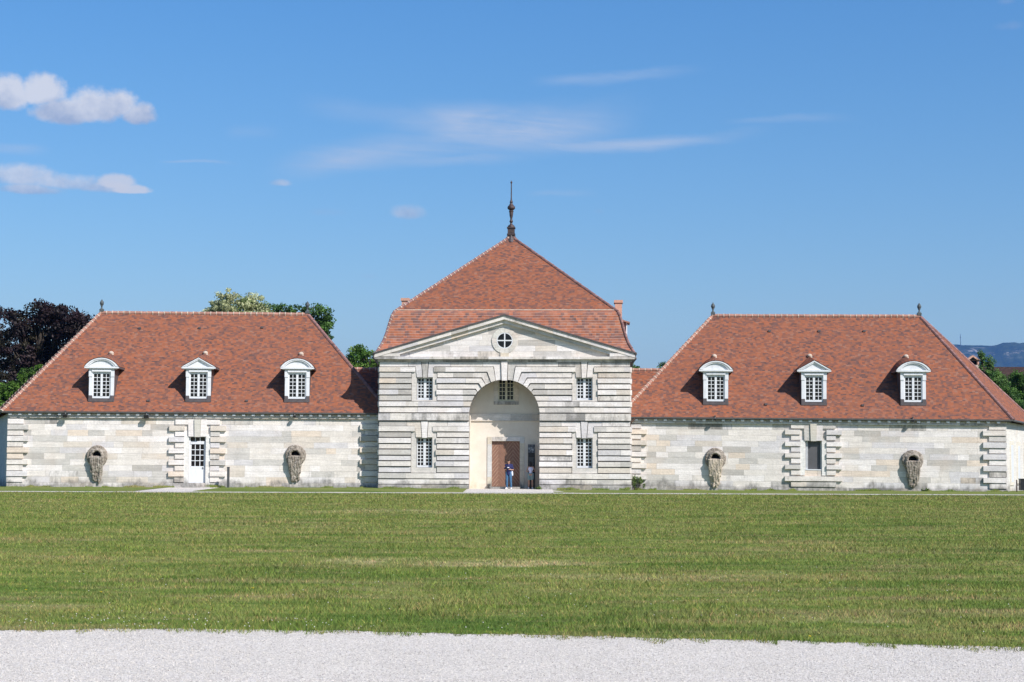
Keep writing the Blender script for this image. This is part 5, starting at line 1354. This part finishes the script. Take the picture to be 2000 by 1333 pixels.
# ================================================================== grass blades and loose stones
rng = np.random.default_rng(12)
def scatter(y0, y1, dens0, power, wmul, h0, h1, n_cap):
    ys = np.linspace(y0, y1, 400); wd = 2*(.33*ys+6); den = dens0*(15.0/ys)**power; pdf = wd*den; tot = min(n_cap, int(np.trapezoid(pdf, ys) if hasattr(np, 'trapezoid') else np.trapz(pdf, ys)))
    cdf = np.cumsum(pdf); cdf /= cdf[-1]; Y = np.interp(rng.random(tot), cdf, ys); X = (rng.random(tot)*2-1)*(.33*Y+6)
    return X, Y
def blades(X, Y, h, wd, lean, cols):
    N = len(X); a = rng.random(N)*2*np.pi; hh = h*rng.uniform(.45, 1.25, N); w_ = wd*rng.uniform(.6, 1.4, N)
    dx, dy = np.cos(a)*w_*.5, np.sin(a)*w_*.5; l = rng.normal(size=(N, 2))*lean*hh[:, None]
    b0 = np.stack([X-dx, Y-dy, np.zeros(N)], 1); b1 = np.stack([X+dx, Y+dy, np.zeros(N)], 1); tp = np.stack([X+l[:, 0], Y+l[:, 1], hh], 1)
    return np.stack([b0, b1, tp], 1).reshape(-1, 3), np.arange(N*3).reshape(-1, 3), cols
X, Y = scatter(14.0, 87.8, 1500, 1.75, 1, 0, 0, 1100000)
ed = np.interp(X, EXX, EYY)+.03*np.sin(X*3.1)+.025*np.sin(X*7.7+1)+.015*np.sin(X*17.3)
fr_ = vnoise(X*3+50, Y*0+3, 9)
fr_ = .6*vnoise(X*6+50, Y*0+3, 9)+.4*vnoise(X*17+50, Y*0+8, 19); keep = (Y > ed+.95*(fr_-.50)*(rng.random(len(X))**.35)+.05*rng.random(len(X))); X, Y = X[keep], Y[keep]
tall = vnoise(X*1.3+40, Y*.9+7, 21)
H_ = (.022+.036*tall**1.5)*(1+.012*(Y-15))*(1+.6*np.clip(1-(Y-ed[keep])/.5, 0, 1)*vnoise(X*4, Y*2, 33)); Wd = .0062*(1+.040*(Y-15))
kind = rng.random(len(X)); tint = np.ones((len(X), 3))*rng.uniform(.55, 1.85, (len(X), 1))
dry = kind < .16; tint[dry] = np.array([2.5, 1.65, 2.1])*rng.uniform(.7, 1.3, (dry.sum(), 1)); lt = (kind > .84); tint[lt] *= np.array([1.25, 1.3, .9])
V, Fc, cc = blades(X, Y, H_, Wd, .55, tint)
go = np_mesh('grass', V, Fc, cc, 'grass_blade'); tag(go, 'mown lawn grass with dry straw patches', 'grass', kind='stuff')
# weeds and tufts against the foot of the walls
VX, VT = [], []
for Fm, xa, xb, yy in ((LF, li['xL'], -.2, -.06), (CF, -HW, -RA, -.2), (CF, RA, HW, -.2), (RF, .3, ri_['xR'], -.06)):
    n = int((xb-xa)*260); X1 = rng.uniform(xa, xb, n); k = vnoise(X1*1.7+60, X1*0+2, 14) > .42; X1 = X1[k]; n = len(X1)
    Y1 = yy-np.abs(rng.normal(size=n))*.16; h_ = (.03+.17*vnoise(X1*2.3+80, X1*0+5, 15)**2.2)*rng.uniform(.4, 1.2, n)
    W1 = np.array([tuple(Fm.M @ Vector((a, b, 0))) for a, b in zip(X1, Y1)]); zb_ = .09 if Fm is not RF else .03
    l = rng.normal(size=(n, 2))*.4*h_[:, None]; w_ = rng.uniform(.010, .024, n)
    b0 = np.stack([W1[:, 0]-w_, W1[:, 1], np.full(n, zb_-.04)], 1); b1 = b0+np.stack([2*w_, w_*0, w_*0], 1); tp = np.stack([W1[:, 0]+l[:, 0], W1[:, 1]+l[:, 1]*.4, zb_+h_], 1)
    VX.append(np.stack([b0, b1, tp], 1).reshape(-1, 3)); VT.append(rng.uniform(.7, 2.0, (n, 1))*np.array([[1.1, 1.05, 1.0]]))
V = np.concatenate(VX); wo_ = np_mesh('wall_foot_grass', V, np.arange(len(V)).reshape(-1, 3), np.concatenate(VT), 'grass_blade'); tag(wo_, 'longer unmown grass and weeds along the foot of the walls', 'grass', kind='stuff')
# loose gravel
def stones(name, X, Y, r_, label, z=0.0):
    N = len(X); o6 = np.array([(1, 0, 0), (-1, 0, 0), (0, 1, 0), (0, -1, 0), (0, 0, 1), (0, 0, -.3)], float)
    sc = r_[:, None, None]*rng.uniform(.55, 1.25, (N, 6, 1))*np.array([1, 1, .7]); a = rng.random(N)*6.28; ca, sa = np.cos(a), np.sin(a)
    P_ = o6[None]*sc; Px = P_[..., 0]*ca[:, None]-P_[..., 1]*sa[:, None]; Py = P_[..., 0]*sa[:, None]+P_[..., 1]*ca[:, None]
    V = np.stack([Px+X[:, None], Py+Y[:, None], P_[..., 2]+z+r_[:, None]*.12], -1).reshape(-1, 3)
    f8 = np.array([(0, 2, 4), (2, 1, 4), (1, 3, 4), (3, 0, 4), (2, 0, 5), (1, 2, 5), (3, 1, 5), (0, 3, 5)]); F_8 = (f8[None]+6*np.arange(N)[:, None, None]).reshape(-1, 3)
    g_ = rng.choice([.60, .52, .68, .44, .30, .20], N, p=[.34, .26, .22, .12, .045, .015])*rng.uniform(.9, 1.1, N)
    col = np.stack([g_*1.05, g_*.98, g_*.89], 1); col = np.repeat(col, 8, 0)
    o = np_mesh(name, V, F_8, col, 'pebble'); tag(o, label, 'gravel', kind='stuff')
N = 190000
Y = rng.uniform(11.4, 17.2, N); X = (rng.random(N)*2-1)*(.34*Y+2.8)
ed = np.interp(X, EXX, EYY); k = Y < ed+.30+.15*rng.random(N)**2; X, Y = X[k], Y[k]
stones('loose_gravel', X, Y, rng.uniform(.0032, .0075, len(X)), 'pale crushed stone gravel of the near path', -.004)
# clover and small flowers in the lawn
def flower(px, py, colr, nm, label, size=.014):
    p = ground_pt(px, py, 0.0); r0 = empty(nm, (p.x, p.y, 0)); tag(r0, label, 'flower', 'small yellow flowers in the lawn')
    b_ = MB(); b_.tube([(0, 0, 0), (.005, 0, .055)], .0015, 5); b_.build('stem', 'leafstem', r0)
    b_ = MB(); s = size*p.y/17
    for k in range(12):
        a = k*math.pi/6; b_.add([(0.005, 0, .056), (s*math.cos(a-.22), s*math.sin(a-.22), .060+s*.25), (s*1.1*math.cos(a), s*1.1*math.sin(a), .060+s*.3), (s*math.cos(a+.22), s*math.sin(a+.22), .060+s*.25)], [(0, 1, 2, 3)])
    b_.ell((.005, 0, .059), (s*.4, s*.4, s*.3), 8); b_.build('petals', colr, r0, recalc=False)
mat('leafstem', None, (.08, .14, .03), .7); mat('yellow_petal', None, (.75, .52, .02), .6); mat('white_petal', None, (.62, .60, .55), .7)
for px, py, lb in [(50.5, 1162, 'yellow flower in the lawn nearest the bottom left corner, above the path'), (197, 1166.5, 'yellow flower in the lawn left of centre, second from the left edge'), (494, 1158.5, 'single yellow flower in a brownish patch left of centre'), (1582, 1256, 'yellow flower right on the edge of the gravel path')]:
    flower(px, py, 'yellow_petal', 'yellow_flower', lb)
Nf = 260; X = np.concatenate([rng.normal(-3.4, 1.6, Nf//2), rng.uniform(-6, 6, Nf//2)]); Y = np.concatenate([rng.normal(16.6, .6, Nf//2), rng.uniform(15.5, 26, Nf//2)])
ed = np.interp(X, EXX, EYY); k = Y > ed+.15; X, Y = X[k], Y[k]; n = len(X)
r_ = rng.uniform(.004, .008, n); o6 = np.array([(1, 0, 0), (-1, 0, 0), (0, 1, 0), (0, -1, 0), (0, 0, 1), (0, 0, -1)], float)
V = (o6[None]*r_[:, None, None]+np.stack([X, Y, rng.uniform(.03, .05, n)], 1)[:, None]).reshape(-1, 3)
f8 = np.array([(0, 2, 4), (2, 1, 4), (1, 3, 4), (3, 0, 4), (2, 0, 5), (1, 2, 5), (3, 1, 5), (0, 3, 5)]); Fq = (f8[None]+6*np.arange(n)[:, None, None]).reshape(-1, 3)
co_ = np_mesh('clover_flowers', V, Fq, np.ones((len(Fq), 3))*np.array([.55, .52, .48]), 'pebble'); tag(co_, 'tiny white clover heads scattered in the lawn', 'flowers', kind='stuff')
# ================================================================== haze
hz = MB(); hz.box(-9000, 9500, -60, 12500, -1.2, top_z+110)
mh = bpy.data.materials.new('haze'); mh.use_nodes = True; q = NT(mh.node_tree); q.n.remove(q.n['Principled BSDF'])
pv = q.new('ShaderNodeVolumePrincipled'); pv.inputs['Density'].default_value = 6e-5; pv.inputs['Color'].default_value = (.16, .40, .95, 1); pv.inputs['Anisotropy'].default_value = 0.2
q.l.new(pv.outputs[0], q.n['Material Output'].inputs['Volume']); MATS['haze'] = mh; mh.cycles.homogeneous_volume = True
ho = hz.build('haze', 'haze'); tag(ho, kind='stuff')
